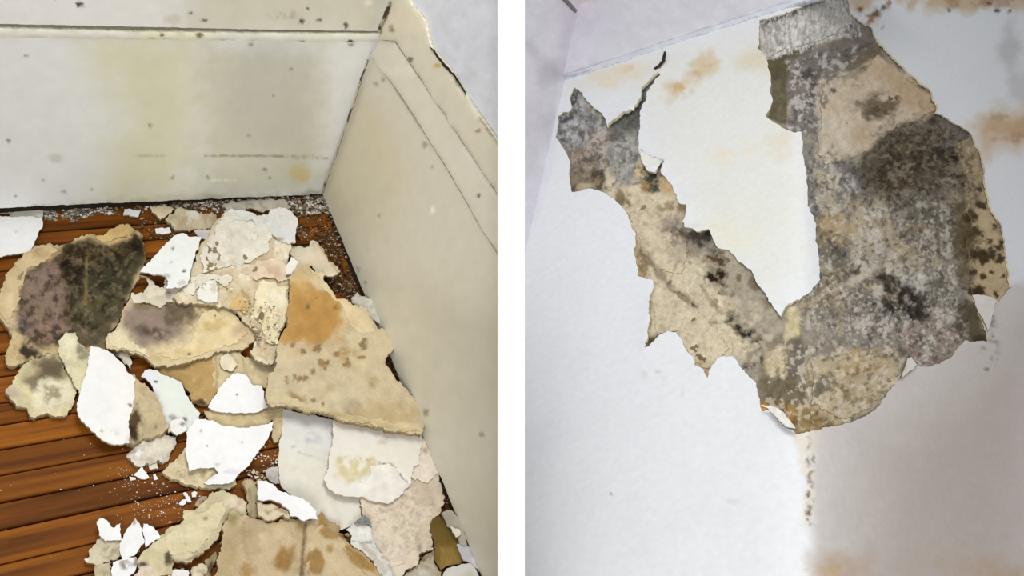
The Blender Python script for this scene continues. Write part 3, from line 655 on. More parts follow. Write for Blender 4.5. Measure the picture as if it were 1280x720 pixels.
front = empty('wall_front', tuple(WALL(np.array([1000.]), np.array([500.]))[0][0]))
tag(front, 'damp white wall with a large peeled patch of mouldy grey plaster', 'wall', kind='structure')
surf('exposed_plaster', [(x_ + (x_ - 960) * 0.05, y_ + (y_ - 270) * 0.05) for x_, y_ in [(680, 100), (718, 100), (760, 140), (800, 85), (840, 80), (840, 190), (900, 280), (975, 370), (1000, 350), (985, 190), (940, 160), (935, 10), (1000, -20), (1075, -30), (1110, 40), (1200, 130), (1240, 190), (1275, 330), (1275, 390), (1245, 440), (1180, 475), (1120, 510), (1040, 550), (980, 555), (930, 500), (890, 485), (830, 440), (795, 450), (780, 320), (700, 250), (680, 180)]],
     wplane(-0.004), 20, (150, 142, 128), sub_st, 'substrate', jag=0, sp=1.4, relief=0, hfun=sub_h, seed=31, parent=front, grain=0.14, gf=5)
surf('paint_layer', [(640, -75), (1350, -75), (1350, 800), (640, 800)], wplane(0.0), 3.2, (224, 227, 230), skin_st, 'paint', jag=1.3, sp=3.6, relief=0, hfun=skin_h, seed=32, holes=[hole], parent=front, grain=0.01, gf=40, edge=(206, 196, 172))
# skim coat still holding on the undercoat, in thin raised sheets
for k_, pts_ in enumerate([[(1030, 104), (1075, 88), (1098, 68), (1130, 92), (1158, 116), (1168, 138), (1150, 150), (1120, 162), (1085, 188), (1060, 200), (1032, 206), (1024, 190), (1026, 150)],
                           [(1214, 172), (1228, 208), (1232, 255), (1250, 300), (1258, 350), (1244, 374), (1216, 368), (1212, 330), (1214, 270), (1208, 230)],
                           [(1012, 446), (1060, 442), (1110, 440), (1126, 470), (1100, 500), (1060, 524), (1014, 505), (1016, 474)],
                           [(800, 345), (822, 356), (838, 364), (868, 384), (892, 408), (912, 436), (900, 446), (888, 462), (868, 452), (842, 412), (818, 416), (814, 380)],
                           [(782, 262), (800, 244), (838, 262), (846, 290), (862, 312), (850, 340), (820, 334), (802, 312), (796, 290)],
                           [(952, 28), (990, 16), (1040, -2), (1058, 10), (1066, 28), (1018, 52), (957, 70)]]):
    surf('skim_coat', pts_, wplane(-0.0022), 2.0, (150, 142, 128), sub_st, 'substrate', jag=2.2, sp=1.7, relief=0, hfun=sub_h, seed=51 + k_, parent=front, grain=0.12, gf=5, bev=0.6, bw=3, edge=(150, 132, 104))
# loose bits of paint still hanging at the rim
surf('paint_flap', [(953, 514), (966, 514), (980, 522), (990, 536), (995, 544), (984, 541), (972, 529), (962, 518)], wplane(0.012), 2.0, (222, 220, 214), [l([(956, 517), (975, 534), (986, 543)], 1.5, (120, 110, 92), 1.2, 1, .8)], 'paint', jag=0.8, sp=2, relief=1.5, curl=4, cw=5, seed=33, parent=front, edge=(120, 108, 84))
surf('paint_flap', [(1214, 370), (1231, 371), (1243, 376), (1241, 392), (1234, 414), (1226, 398), (1218, 383)], wplane(0.002), 2.2, (214, 208, 200), (), 'paint', jag=0.8, sp=2.4, relief=0.6, curl=2.5, cw=6, seed=34, parent=front, edge=(150, 136, 110))
surf('paint_flap', [(1131, 449), (1136, 447), (1143, 457), (1138, 463), (1124, 474), (1128, 462)], wplane(0.002), 2, (212, 206, 198), (), 'paint', jag=0.6, sp=2, relief=0.5, curl=2.5, cw=5, seed=35, parent=front, edge=(150, 136, 110))
surf('paint_flap', [(799, 188), (810, 195), (820, 200), (830, 203), (822, 213), (810, 214), (804, 205)], wplane(0.003), 2, (224, 224, 212), (), 'paint', jag=0.6, sp=2, relief=0.6, curl=2, cw=5, seed=36, parent=front, edge=(130, 118, 92))

wl = surf('wall_left', [(540, -120), (780, -120), (740, 12), (725, 97), (700, 190), (680, 330), (620, 560), (540, 560)], LEFTW, 12, (224, 222, 231),
          [e(690, 90, 16, 16, (188, 184, 196), .7, .4, .7), l([(656, 52), (672, 72), (697, 96)], 3, (188, 184, 192), 4, 2, .6), p([(700, -20), (722, -20), (716, 95), (698, 95)], (208, 202, 210), 8, 3, .6)], 'paint', jag=0, sp=6, relief=0.3, rf=60, seed=37)
tag(wl, 'pale lilac grey side wall left of the damaged wall', 'wall', kind='structure')
# upper wall above the ledge and the ledge itself
PU = plane(M @ C1 + CAM + M @ N1 * 0.012, M @ N1)
wu = surf('wall_upper', [(690, -90), (1140, -90), (1100, -36), (1013, -9), (850, 43), (707, 91), (690, 97)], PU, 14, (212, 212, 219),
          [p([(690, -30), (760, -20), (730, 90), (690, 100)], (216, 212, 224), 20, 4, .6)], 'paint', jag=0, sp=8, relief=0.4, rf=80, seed=38)
tag(wu, 'pale upper wall above the ledge over the damaged wall', 'wall', kind='structure')
PL = plane(M @ C1 + CAM + M @ N1 * 0.006, M @ N1)
tr = surf('trim_2', [(690, 97), (707, 91), (850, 43), (1013, -9), (1100, -36), (1100, -27), (1013, -2), (960, 15), (860, 46), (800, 68), (740, 87), (703, 98)], PL, 12, (206, 209, 217),
          [l([(697, 99), (740, 91), (800, 73)], 2, (132, 132, 146), 2, 1.5, .7, (14, 0, .4)), l([(860, 52), (880, 42), (960, 16)], 2, (208, 212, 222), 2, 1.5, .8, (16, -.1, .4)), e(816, 69, 4, 1.6, (110, 106, 100)), l([(820, 88), (829, 80), (833, 68)], 1.2, (60, 54, 44), 1, .8)], 'paint', jag=0.6, sp=2.6, relief=0.8, rf=20, bev=2, bw=4, seed=39)
tag(tr, 'rough grey plaster ledge line between upper wall and damaged wall', 'ledge', kind='structure')
surf('lifted_crack', [(818, 88), (824, 84), (829, 78), (831, 68), (834, 68), (833, 79), (827, 86), (820, 90)], wplane(0.008), 1, (56, 50, 42), (), 'plaster', jag=0.5, sp=1.6, relief=0.4, seed=41, parent=front)
CEIL = plane(at(wp1, 719, 13), M @ (-VZ))
ce = surf('ceiling', [(640, -40), (705, -4), (719, 13.5), (770, -1), (860, -28), (980, -70), (640, -70)], CEIL, 10, (204, 196, 196), [e(728, 5, 10, 8, (216, 196, 194), .7, .3, .8)], 'paint', jag=0, sp=5, relief=0, seed=42)
tag(ce, 'strip of ceiling in the upper left corner above the damaged wall', 'ceiling', kind='structure')
surf('cornice_line', [(700, -10), (703, -2), (717, 12), (720, 15), (722, 13), (708, -3), (704, -12)], plane(M @ C1 + CAM + M @ DR * 0.004, M @ DR), 2, (122, 112, 112), (), 'paint', jag=0.3, sp=2, relief=0, seed=43, parent=wl)

# ================================================================== THE FALLEN PIECES, each a thing of its own
GRP = 'pieces of fallen plaster and paint heaped on the floor'


def floor_plane(cx, cy, z, sx=0.0, sy=0.0):
    """horizontal-ish plane z mm above the floor under image point (cx, cy), sloping sx, sy (mm per metre / 1000)"""
    q = at(plane((0, 0, z / 1000.0), (0, 0, 1)), cx, cy)
    return plane(q, (-sx, -sy, 1))


def piece(name, label, cat, pts, z, t, base, layers=(), mat='plaster', tilt=(0, 0), edge=None, core=None, **k):
    c = np.mean(np.array(pts, float), 0); k.setdefault('tone', 0.82)
    k.setdefault('seed', (int(c[0]) * 7 + int(c[1]) * 13) % 997)
    o = surf(name, pts, floor_plane(c[0], c[1], z + t, *tilt), t, base, layers, mat, edge=edge, **k)
    if core:                                  # a piece with parts: an Empty at its base, the body and torn skins under it
        o.name = core; o.data.name = core
        r = empty(name, o.location); o.parent = r; o.location = (0, 0, 0); o = r
    tag(o, label, cat, GRP, 'thing')
    o2 = (o, c, z + t, tilt, k['seed'], k.get('relief', 0.8), k.get('rf', 14))
    return o2


def torn(info, pts, base, layers=(), dz=1.0, name='torn_skin', t=1.3, mat='plaster', **k):
    """a sheet of the piece's own skin still stuck to its face, a part of that piece"""
    o, c, z, tilt, seed, rel, rf = info
    surf(name, pts, floor_plane(c[0], c[1], z + dz, *tilt), t, base, layers, mat, jag=k.get('jag', 2.2), sp=2.2, relief=rel, rf=rf, seed=seed, parent=o, bev=0.5, bw=2.5,
         edge=k.get('edge', (176, 158, 126)), grain=0.09, gf=9, tone=0.82)


def plas(name, label, pts, z, t, base=(214, 200, 166), layers=(), **k):
    k.setdefault('edge', (188, 170, 136)); k.setdefault('relief', 1.1); k.setdefault('bev', 1.2); k.setdefault('bw', 3); k.setdefault('terr', (0.8, 30, 0.42, tuple(int(v * .9) for v in base), 0.6))
    k.setdefault('jag', 2.0); k.setdefault('sp', 2.4); k.setdefault('grain', 0.09); k.setdefault('gf', 10)
    return piece(name, label, 'plaster piece', pts, z, t, base, layers, **k)


def flake(name, label, pts, z, t=1.6, base=(246, 246, 248), layers=(), **k):
    k.setdefault('edge', (206, 200, 190)); k.setdefault('relief', 0.5); k.setdefault('rf', 40); k.setdefault('curl', 1.2)
    k.setdefault('jag', 1.1); k.setdefault('sp', 2.6); k.setdefault('grain', 0.015); k.setdefault('mat', 'paint')
    return piece(name, label, 'paint flake', pts, z, t, base, layers, **k)


WHT = (247, 247, 250)
# --- along the back wall and the left edge
flake('paint_sheet', 'clean white paint sheet at the left edge of the photo near the back wall',
      [(-40, 272), (52, 272), (55, 284), (47, 293), (38, 317), (20, 318), (0, 322), (-40, 326)], 6, 2, WHT, [e(20, 290, 2, 1.5, (214, 214, 216))], seed=101)
flake('paint_flake', 'pale greenish flake lying against the back skirting behind the left white sheet',
      [(10, 262), (47, 260), (54, 264), (53, 274), (12, 276)], 2, 2, (232, 232, 214), [e(14, 263, 4, 3, (60, 56, 48))], seed=102)
# big mouldy slab at the left
sA = plas('plaster_slab', 'large plaster slab at left with a black mouldy face and cream rim',
     [(-6, 378), (4, 358), (9, 339), (17, 331), (30, 320), (42, 310), (64, 303), (68, 306), (94, 301), (113, 294), (132, 291), (146, 282), (163, 279), (170, 287), (178, 293), (182, 322), (176, 341), (165, 362), (156, 380), (149, 399), (143, 409), (134, 420), (134, 440), (114, 448), (104, 444), (70, 440), (46, 446), (24, 456), (9, 456), (4, 444), (9, 435), (16, 423), (9, 406), (-4, 397)],
     2, 9, (206, 184, 140),
     [p([(28, 336), (60, 326), (76, 312), (96, 304), (116, 300), (140, 304), (160, 298), (178, 296), (180, 322), (172, 346), (160, 368), (150, 395), (138, 416), (122, 432), (90, 430), (48, 430), (28, 420), (20, 400), (18, 380), (28, 360)], (92, 82, 62), 5, 6),
      p([(28, 338), (78, 328), (80, 370), (84, 420), (40, 426), (20, 398)], (140, 118, 104), 7, 7, .95), e(62, 395, 30, 18, (84, 68, 54), .6, .6, .75, (7, 0, .35)), e(88, 410, 34, 18, (148, 124, 108), .7, .5, .7, (6, .1, .3)), e(55, 352, 20, 14, (152, 128, 116), .6, .5, .6, (7, 0, .3)),
      p([(84, 306), (118, 300), (130, 312), (160, 300), (178, 296), (180, 320), (168, 326), (140, 326), (110, 330), (96, 345), (78, 345), (72, 330)], (52, 42, 28), 5, 6, .9), e(122, 322, 40, 14, (120, 102, 70), .6, .6, .6, (6, .15, .25)), e(92, 330, 16, 10, (36, 28, 20), .6, .6, .9, (6, -.2, .3)), e(170, 302, 9, 14, (34, 28, 20), .5, .6, .9, wf=6), e(88, 345, 12, 8, (44, 36, 26), .5, .6, .9),
      p([(112, 350), (140, 326), (172, 322), (170, 346), (158, 370), (148, 396), (120, 410), (100, 396), (106, 364)], (78, 76, 54), 9, 7, .95), e(136, 345, 24, 22, (58, 58, 40), .7, .5, .7), e(108, 352, 14, 16, (56, 48, 36), .6, .6, .8), e(120, 385, 34, 20, (104, 94, 66), .7, .5, .6, (6, 0, .3)),
      l([(108, 322), (108, 345), (107, 380)], 1.7, (128, 116, 72), 1.2, .5, .9), e(34, 442, 14, 13, (46, 40, 36), .4, .6, .95, wf=7), e(28, 412, 12, 10, (84, 78, 74), .5, .6, .9, (6, -.2, .3)), e(42, 436, 6, 4, (116, 100, 90), .5, .5, .7), e(50, 420, 12, 8, (150, 122, 100), .6, .5, .6), e(124, 424, 18, 10, (88, 80, 62), .6, .5, .8),
      p([(120, 290), (148, 280), (165, 280), (168, 296), (150, 302), (130, 302)], (210, 182, 128), 3, 3, .9), l([(42, 312), (60, 322), (74, 314)], 1.6, (176, 150, 108), 1.5, 2, .7), e(12, 380, 10, 40, (218, 198, 158), .5, .3, .7),
      al((42, 34, 24), 0), ('p', [(28, 336), (100, 306), (178, 298), (160, 368), (120, 430), (40, 428), (20, 395)], (36, 30, 22), 6, 6, .7, (8, .2, .3), 18), ('p', [(28, 336), (100, 306), (178, 298), (160, 368), (120, 430), (40, 428), (20, 395)], (160, 140, 112), 6, 6, .3, (4.5, .42, .25), 18)],
     sp=2.0, relief=1.4, core='slab_body', seed=103, terr=(1.5, 30, 0.3, (70, 60, 44), 0.0), tilt=(0.0, 0.01), mat='substrate')
plas('plaster_piece', 'cream plaster piece with grey mould stain lying left of the round white shard',
     [(68, 432), (47, 444), (26, 461), (12, 480), (5, 491), (12, 498), (22, 507), (34, 508), (35, 521), (47, 519), (56, 517), (66, 520), (83, 519), (92, 510), (93, 484), (87, 470), (78, 451), (76, 436)], 2, 7, (224, 212, 170),
     [p([(30, 478), (44, 456), (68, 442), (84, 470), (84, 478), (52, 478), (40, 486)], (122, 108, 86), 6, 6, .9), e(62, 462, 18, 12, (92, 80, 62), .6, .5, .7), e(14, 492, 8, 6, (186, 172, 156), .6, .5, .9), p([(48, 478), (92, 476), (93, 505), (60, 515), (42, 506)], (236, 228, 198), 5, 5, .9), e(68, 496, 14, 12, (150, 136, 106), .6, .6, .8, (7, 0, .3)), e(52, 484, 8, 5, (120, 106, 80), .5, .6, .8, (6, 0, .3)), e(35, 462, 14, 8, (206, 192, 150), .6, .5, .8)], seed=104)
plas('plaster_shard', 'narrow pale green plaster shard between the grey stained piece and the round white shard',
     [(71, 428), (80, 417), (94, 416), (101, 430), (111, 441), (113, 455), (108, 470), (101, 490), (93, 484), (86, 468), (78, 450), (71, 438)], 11, 5, (222, 214, 178), [e(104, 448, 8, 10, (140, 130, 108), .5, .6, .8, (6, -.1, .3)), e(84, 428, 10, 9, (232, 226, 198), .6, .4, .8), e(100, 436, 4, 6, (90, 80, 64), .5, .5, .6)], seed=105)
plas('plaster_chunk', 'crumbly tan plaster chunk with a dark brown hollow beside the round white shard',
     [(166, 466), (173, 472), (179, 477), (187, 485), (194, 494), (203, 515), (210, 536), (203, 543), (190, 548), (179, 548), (165, 553), (156, 548), (155, 500)], 6, 12, (206, 188, 152), [e(168, 530, 9, 20, (74, 54, 34), .4, .5, .95, wf=8), e(165, 540, 6, 8, (50, 38, 26), .5, .6, .8), e(192, 520, 12, 20, (190, 170, 132), .6, .6, .6, (6, 0, .3)), e(195, 534, 3, 3, (110, 90, 64)), e(176, 490, 5, 10, (176, 156, 120), .5, .6, .6, (5, 0, .3))], relief=1.8, rf=9, seed=106, tilt=(0.05, 0))
flake('paint_shard', 'rounded white plaster shard, the largest white piece left of the heap',
      [(113, 432), (120, 433), (127, 435), (142, 442), (152, 452), (160, 463), (170, 473), (169, 490), (168, 503), (163, 517), (160, 536), (163, 553), (152, 556), (142, 555), (123, 546), (111, 534), (98, 520), (96, 506), (101, 484), (111, 458)], 16, 5, (244, 243, 240), [e(150, 545, 16, 8, (222, 216, 204), .6, .6, .7, (7, 0, .3)), e(163, 506, 2, 2, (140, 124, 96)), e(127, 538, 3, 2.5, (196, 188, 170)), e(124, 494, 16, 40, (238, 238, 238), .6, .4, .5)], relief=0.7, curl=-2.0, cw=9, edge=(222, 214, 198), seed=107, tilt=(0.03, 0.02))
# pale green-white strip and tan triangle behind it
plas('plaster_piece', 'flat tan brown plaster piece left of the white trapezoid flake',
     [(270, 441), (250, 446), (239, 450), (211, 454), (192, 458), (196, 470), (225, 478), (234, 489), (241, 501), (250, 507), (258, 507), (266, 496), (271, 486), (272, 460)], 2, 5, (190, 158, 104), [p([(195, 455), (240, 452), (236, 470), (205, 470)], (186, 156, 106), 5, 4, .6), l([(253, 474), (254, 490), (256, 500)], 2, (236, 226, 204), 2, 2, .9, (4, .1, .2)), e(248, 505, 9, 7, (56, 46, 30), .5, .6, .9), e(242, 476, 1.5, 1.5, (236, 226, 200))], seed=108, relief=.6)
plas('plaster_piece', 'beige plaster piece right of the tan triangle with a pale round chip on it',
     [(267, 440), (290, 436), (303, 444), (331, 450), (346, 450), (340, 466), (335, 482), (316, 484), (306, 470), (284, 476), (272, 490), (266, 480)], 3, 5, (216, 200, 160), [l([(268, 443), (272, 468), (270, 488)], 1.4, (176, 152, 108), 1.2, 1, .8), l([(303, 447), (308, 468)], 1, (170, 150, 112), 1, 1, .8)], seed=109, relief=.8)
plas('plaster_chip', 'small round pale chip on the beige piece above the white trapezoid flake',
     [(275, 448), (284, 442), (294, 448), (297, 457), (290, 463), (281, 462), (275, 455)], 10, 2.5, (232, 222, 194), (), seed=110, jag=1.2, edge=(150, 130, 96))
plas('plaster_strip', 'broken beige plaster strip between two clean white flakes',
     [(252, 513), (262, 511), (300, 516), (328, 514), (338, 506), (357, 508), (357, 530), (350, 552), (341, 549), (342, 526), (326, 538), (303, 540), (280, 538), (262, 528)], 4, 5, (214, 196, 154), [e(300, 524, 30, 6, (196, 174, 128), .6, .6, .7, (8, -.1, .3)), e(346, 530, 8, 14, (184, 164, 122), .6, .6, .7, (6, 0, .3)), e(254, 516, 6, 5, (190, 180, 140), .6, .5, .8)], seed=111)
flake('paint_flake', 'clean white trapezoid flake in the middle of the heap',
      [(291, 468), (306, 468), (310, 476), (316, 482), (328, 482), (330, 501), (337, 506), (322, 516), (298, 516), (267, 514), (260, 509), (270, 491), (284, 473)], 11, 2, WHT, [e(297, 493, 1.8, 1.3, (90, 88, 86)), e(319, 519, 3, 2, (120, 104, 76))], seed=112)
# mould-stained slab, centre left
sN = plas('plaster_slab', 'broad cream plaster slab with a grey purple mould stain, centre left of the heap',
     [(163, 372), (178, 378), (198, 380), (224, 374), (240, 376), (261, 380), (292, 388), (298, 394), (306, 404), (318, 414), (320, 426), (305, 437), (290, 438), (270, 441), (250, 449), (239, 452), (211, 457), (196, 459), (184, 448), (163, 438), (144, 440), (130, 432), (128, 421), (142, 410), (150, 398), (152, 388)], 11, 6, (216, 200, 162),
     [p([(160, 392), (176, 382), (214, 380), (246, 380), (240, 402), (226, 418), (206, 430), (180, 434), (158, 424), (152, 410)], (146, 128, 114), 7, 6, .95), e(190, 405, 32, 22, (156, 138, 126), .6, .4, .6), e(192, 416, 14, 6, (96, 82, 70), .5, .6, .85, (6, -.2, .3)), e(222, 394, 18, 14, (104, 92, 68), .6, .6, .8, (7, -.1, .3)), e(178, 412, 10, 6, (110, 96, 84), .6, .6, .8), e(235, 384, 30, 7, (120, 106, 78), .6, .6, .8, (7, 0, .3)), e(178, 380, 18, 5, (128, 116, 84), .6, .5, .8),
      e(270, 398, 26, 14, (210, 188, 134), .6, .5, .7, (10, -.1, .3)), e(276, 418, 30, 12, (222, 198, 148), .6, .5, .8), e(300, 416, 14, 10, (196, 170, 140), .6, .5, .7), e(258, 410, 4, 3, (170, 150, 104)), e(195, 446, 20, 6, (204, 180, 128), .6, .5, .8), e(145, 420, 14, 12, (226, 214, 176), .6, .5, .8), e(262, 386, 14, 5, (150, 134, 96), .6, .6, .8, (5, 0, .3)), e(222, 390, 20, 12, (98, 86, 64), .6, .7, .7, (6, -.2, .3)), e(194, 416, 16, 6, (92, 78, 68), .6, .7, .7, (6, -.2, .3)), e(228, 440, 40, 8, (230, 212, 170), .6, .4, .7)],
     sp=2.2, relief=1.5, core='slab_body', seed=113, terr=(0.8, 40, 0.35, (198, 176, 128), 0.0), tilt=(-0.01, 0.0))
plas('plaster_chip', 'small crumbled whitish chip with a hollow above the grey stained slab',
     [(172, 345), (186, 345), (191, 352), (198, 360), (210, 364), (216, 374), (200, 381), (184, 378), (168, 378), (164, 368), (178, 366), (187, 356), (184, 348)], 18, 3, (228, 220, 198), [e(200, 368, 8, 6, (176, 160, 128), .6, .6, .6, (5, 0, .3)), e(211, 369, 4, 5, (90, 74, 56), .5, .6, .9)], seed=114, bev=1.2, relief=.8)
# big pale slab at the top centre
QC = [[(271, 343), (274, 352), (272, 366), (272, 380)], [(303, 362), (312, 372), (316, 384), (314, 396)], [(361, 312), (360, 330), (357, 344), (350, 350)], [(328, 346), (340, 348), (352, 352)], [(297, 399), (306, 408), (316, 414)], [(322, 414), (322, 428)], [(344, 298), (352, 302), (362, 304)]]
sQ = plas('plaster_slab', 'largest pale cream slab with rough crumbled face at the top of the heap',
     [(280, 266), (300, 265), (318, 270), (336, 272), (352, 284), (366, 296), (362, 314), (361, 336), (363, 348), (361, 383), (358, 399), (350, 420), (345, 437), (341, 454), (331, 455), (318, 448), (312, 440), (322, 428), (318, 414), (306, 404), (296, 392), (291, 382), (271, 382), (250, 380), (224, 376), (216, 372), (232, 356), (238, 341), (244, 317), (254, 301), (266, 282)], 19, 7, (232, 221, 194),
     [e(300, 290, 34, 22, (228, 222, 208), .6, .4, .8), p([(300, 330), (345, 322), (360, 340), (358, 396), (340, 430), (318, 420), (300, 385), (290, 360)], (226, 208, 168), 10, 7, .8), e(276, 325, 14, 8, (206, 194, 164), .6, .6, .8, (6, 0, .3)), e(292, 285, 12, 6, (196, 186, 164), .6, .6, .8, (5, 0, .3)), e(310, 340, 34, 12, (210, 184, 148), .6, .6, .8, (8, .1, .3)), e(340, 345, 14, 9, (206, 176, 146), .6, .6, .7, (7, 0, .3)), e(325, 322, 6, 5, (206, 168, 140), .6, .5, .7), e(258, 330, 16, 4, (196, 180, 142), .6, .6, .8, (6, .1, .3)), e(297, 374, 8, 11, (222, 196, 142), .6, .5, .8), e(305, 384, 10, 9, (196, 168, 112), .6, .6, .8, (6, -.1, .3)), e(334, 366, 8, 3, (150, 132, 104), .6, .5, .8), e(250, 345, 8, 14, (236, 232, 220), .6, .5, .8),
      e(322, 420, 7, 11, (70, 56, 36), .35, .5, .9, wf=6), e(335, 434, 12, 14, (196, 178, 140), .6, .6, .8, (5, 0, .3)), e(343, 416, 3, 4, (110, 92, 62), .5, .5, .8), e(327, 440, 8, 6, (160, 140, 104), .6, .6, .7, (5, 0, .3)), e(330, 395, 20, 20, (238, 226, 190), .6, .5, .8), ('p', [(240, 270), (360, 280), (360, 440), (310, 440), (290, 380), (230, 372)], (246, 240, 226), 6, 6, .7, (8, .25, .2), 18), ('p', [(240, 270), (360, 280), (360, 440), (310, 440), (290, 380), (230, 372)], (186, 164, 126), 6, 6, .5, (5, .45, .14), 18)] + [l(c_, .9, (112, 90, 62), .9, .7, .85, (7, -.2, .3)) for c_ in QC],
     sp=2.2, relief=2.0, rf=16, core='slab_body', seed=115, terr=(1.8, 46, 0.12, (206, 186, 148), 0.55), cracks=[(c_, 2.2, 2.2) for c_ in QC], tilt=(0.0, 0.02))
flake('paint_sheet', 'grey white crumpled sheet on top of the large pale slab near the back wall',
      [(284, 263), (302, 262), (318, 268), (334, 270), (338, 264), (349, 262), (361, 263), (372, 275), (370, 290), (368, 302), (356, 304), (345, 299), (335, 292), (324, 286), (314, 274), (300, 276), (284, 280), (272, 282)], 28, 2, (232, 233, 230), [e(330, 276, 24, 6, (214, 212, 204), .6, .6, .8, (7, 0, .3)), e(350, 290, 14, 8, (222, 224, 224), .6, .5, .7), e(350, 300, 6, 3, (130, 124, 108), .5, .6, .8)], mat='plaster', relief=1.6, rf=14, curl=1, seed=116, jag=1.6)
flake('paint_chip', 'small upright oval paint chip on the large pale slab',
      [(310, 292), (315, 288), (320, 292), (321, 300), (318, 308), (313, 308), (309, 301)], 28, 1.5, (238, 236, 228), (), seed=117)
flake('paint_chip', 'small white torn chip at the lower edge of the large pale slab',
      [(245, 366), (252, 356), (262, 351), (270, 350), (272, 362), (271, 377), (258, 378), (246, 375)], 28, 1.5, (240, 238, 230), [e(268, 360, 3, 8, (220, 212, 190))], seed=118)
flake('paint_flake', 'bluish white paint flake with tiny specks left of the large pale slab',
      [(175, 341), (182, 332), (191, 322), (204, 309), (217, 296), (228, 292), (238, 297), (251, 297), (249, 306), (243, 317), (240, 330), (238, 341), (233, 357), (220, 361), (207, 362), (210, 352), (206, 346), (188, 344)], 29, 2, (242, 245, 243), [e(216, 310, 2.4, 2, (110, 112, 108)), e(230, 339, 2.4, 1.8, (80, 84, 92)), e(208, 346, 5, 3, (206, 204, 194)), e(228, 354, 5, 3, (212, 208, 198)), e(214, 328, 1.5, 1, (190, 190, 186))], curl=2, seed=119, tilt=(0.02, 0))
plas('plaster_piece', 'small cream plaster triangle behind the heap near the back wall',
     [(188, 257), (206, 257), (218, 262), (212, 268), (205, 272), (199, 277), (193, 268)], 3, 5, (222, 206, 172), (), seed=120)
plas('plaster_piece', 'crumbled beige grey plaster piece behind the bluish white flake',
     [(204, 272), (214, 266), (222, 260), (236, 262), (250, 264), (270, 268), (272, 280), (264, 288), (250, 288), (232, 288), (222, 288), (212, 282)], 3, 6, (206, 194, 164), [e(243, 267, 8, 9, (236, 232, 222), .5, .6, .9, wf=6), e(222, 278, 12, 7, (176, 158, 120), .6, .6, .7, (6, 0, .3)), e(262, 276, 9, 9, (186, 170, 140), .6, .6, .8, (6, 0, .3))], seed=121, relief=1.8, rf=10)
flake('paint_chip', 'tiny white flake on the bare boards right of the back skirting crumbs',
      [(194, 287), (200, 285), (212, 286), (213, 292), (203, 293), (195, 292)], 1, 2, WHT, (), seed=122)
flake('paint_chip', 'pale lilac chip tucked behind the top edge of the bluish white flake',
      [(244, 288), (262, 287), (266, 292), (264, 300), (254, 300), (247, 296)], 10, 2, (222, 216, 218), (), seed=123)
flake('paint_chip', 'white flat chip at the foot of the back wall above the mouldy slab',
      [(156, 263), (162, 262), (176, 266), (172, 272), (154, 270)], 2, 2, (238, 240, 238), (), seed=124)
# right shoulder of the heap
plas('plaster_piece', 'cream pinkish plaster strip pointing at the right wall above the brown stained slab',
     [(360, 309), (372, 306), (386, 310), (391, 301), (398, 304), (408, 318), (424, 339), (421, 344), (403, 346), (391, 332), (372, 332), (366, 322)], 15, 5, (228, 214, 188), [e(376, 312, 14, 5, (216, 216, 196), .6, .5, .7), l([(399, 306), (410, 322), (422, 340)], 1.5, (190, 160, 124), 1.2, .8, .8), e(393, 306, 5, 5, (180, 160, 130), .6, .6, .8, (5, 0, .3))], seed=125)
flake('paint_chip', 'narrow white sliver between the pale slab and the brown stained slab',
      [(358, 330), (364, 322), (371, 326), (371, 333), (366, 344), (358, 343)], 27, 1.5, (244, 243, 238), (), seed=126)
VST = [p([(372, 350), (384, 346), (400, 356), (412, 358), (424, 378), (430, 384), (424, 410), (418, 428), (402, 434), (386, 428), (380, 420), (352, 426), (350, 410), (358, 380), (360, 352)], (190, 148, 84), 4, 7, .95), e(392, 400, 34, 30, (182, 138, 76), .7, .4, .6), e(376, 350, 12, 14, (208, 178, 120), .6, .5, .8), e(398, 348, 10, 12, (214, 192, 146), .6, .6, .8),
       p([(360, 500), (370, 450), (440, 470), (500, 490), (528, 520), (524, 542), (440, 526)], (204, 188, 154), 16, 8, .8), e(430, 440, 20, 12, (178, 146, 92), .6, .6, .7, (8, -.1, .3), 45), e(454, 430, 4, 8, (128, 106, 70), .4, .6, .9, wf=5), e(453, 447, 5, 2.5, (150, 124, 80)), e(376, 500, 16, 6, (146, 116, 72), .5, .6, .85, None, 10, 8), e(365, 493, 6, 5, (160, 134, 90), .5, .6, .8), e(448, 512, 12, 9, (138, 122, 88), .6, .5, .85), e(440, 506, 10, 8, (160, 142, 104), .6, .5, .7), e(412, 484, 6, 5, (178, 156, 116), .6, .5, .8), e(466, 476, 5, 6, (168, 146, 104), .6, .6, .7), e(490, 520, 30, 14, (190, 166, 120), .7, .5, .7), e(420, 500, 40, 20, (208, 196, 166), .7, .4, .5)]
for sx, sy, sr in [(358, 476, 4), (370, 470, 4), (374, 473, 4), (381, 472, 3.6), (392, 464, 4.5), (402, 454, 5), (406, 458, 4), (410, 452, 3), (379, 438, 4), (366, 432, 4), (396, 434, 5), (420, 444, 4), (432, 455, 5), (384, 384, 3), (396, 372, 2), (418, 386, 4), (392, 500, 3), (404, 505, 3)]:
    VST.append(e(sx, sy, sr * .8, sr, (136, 108, 66), .5, .8, .85, None, sx % 50, 5))
sV = plas('plaster_slab', 'large beige plaster slab with an orange brown water stain beside the right wall',
     [(371, 331), (384, 329), (400, 341), (410, 355), (419, 369), (433, 376), (446, 380), (457, 384), (464, 397), (473, 410), (485, 415), (493, 428), (499, 436), (486, 441), (484, 454), (495, 473), (513, 489), (523, 508), (530, 523), (527, 544), (483, 538), (438, 527), (398, 517), (358, 510), (339, 506), (333, 496), (334, 480), (344, 454), (348, 428), (357, 409), (359, 380), (361, 348)], 30, 7, (206, 191, 158), VST, sp=2.2, relief=1.0, core='slab_body', seed=127, terr=(0.9, 60, 0.45, (196, 174, 132), 0.5), tilt=(0.015, 0.01), edge=(170, 150, 116))
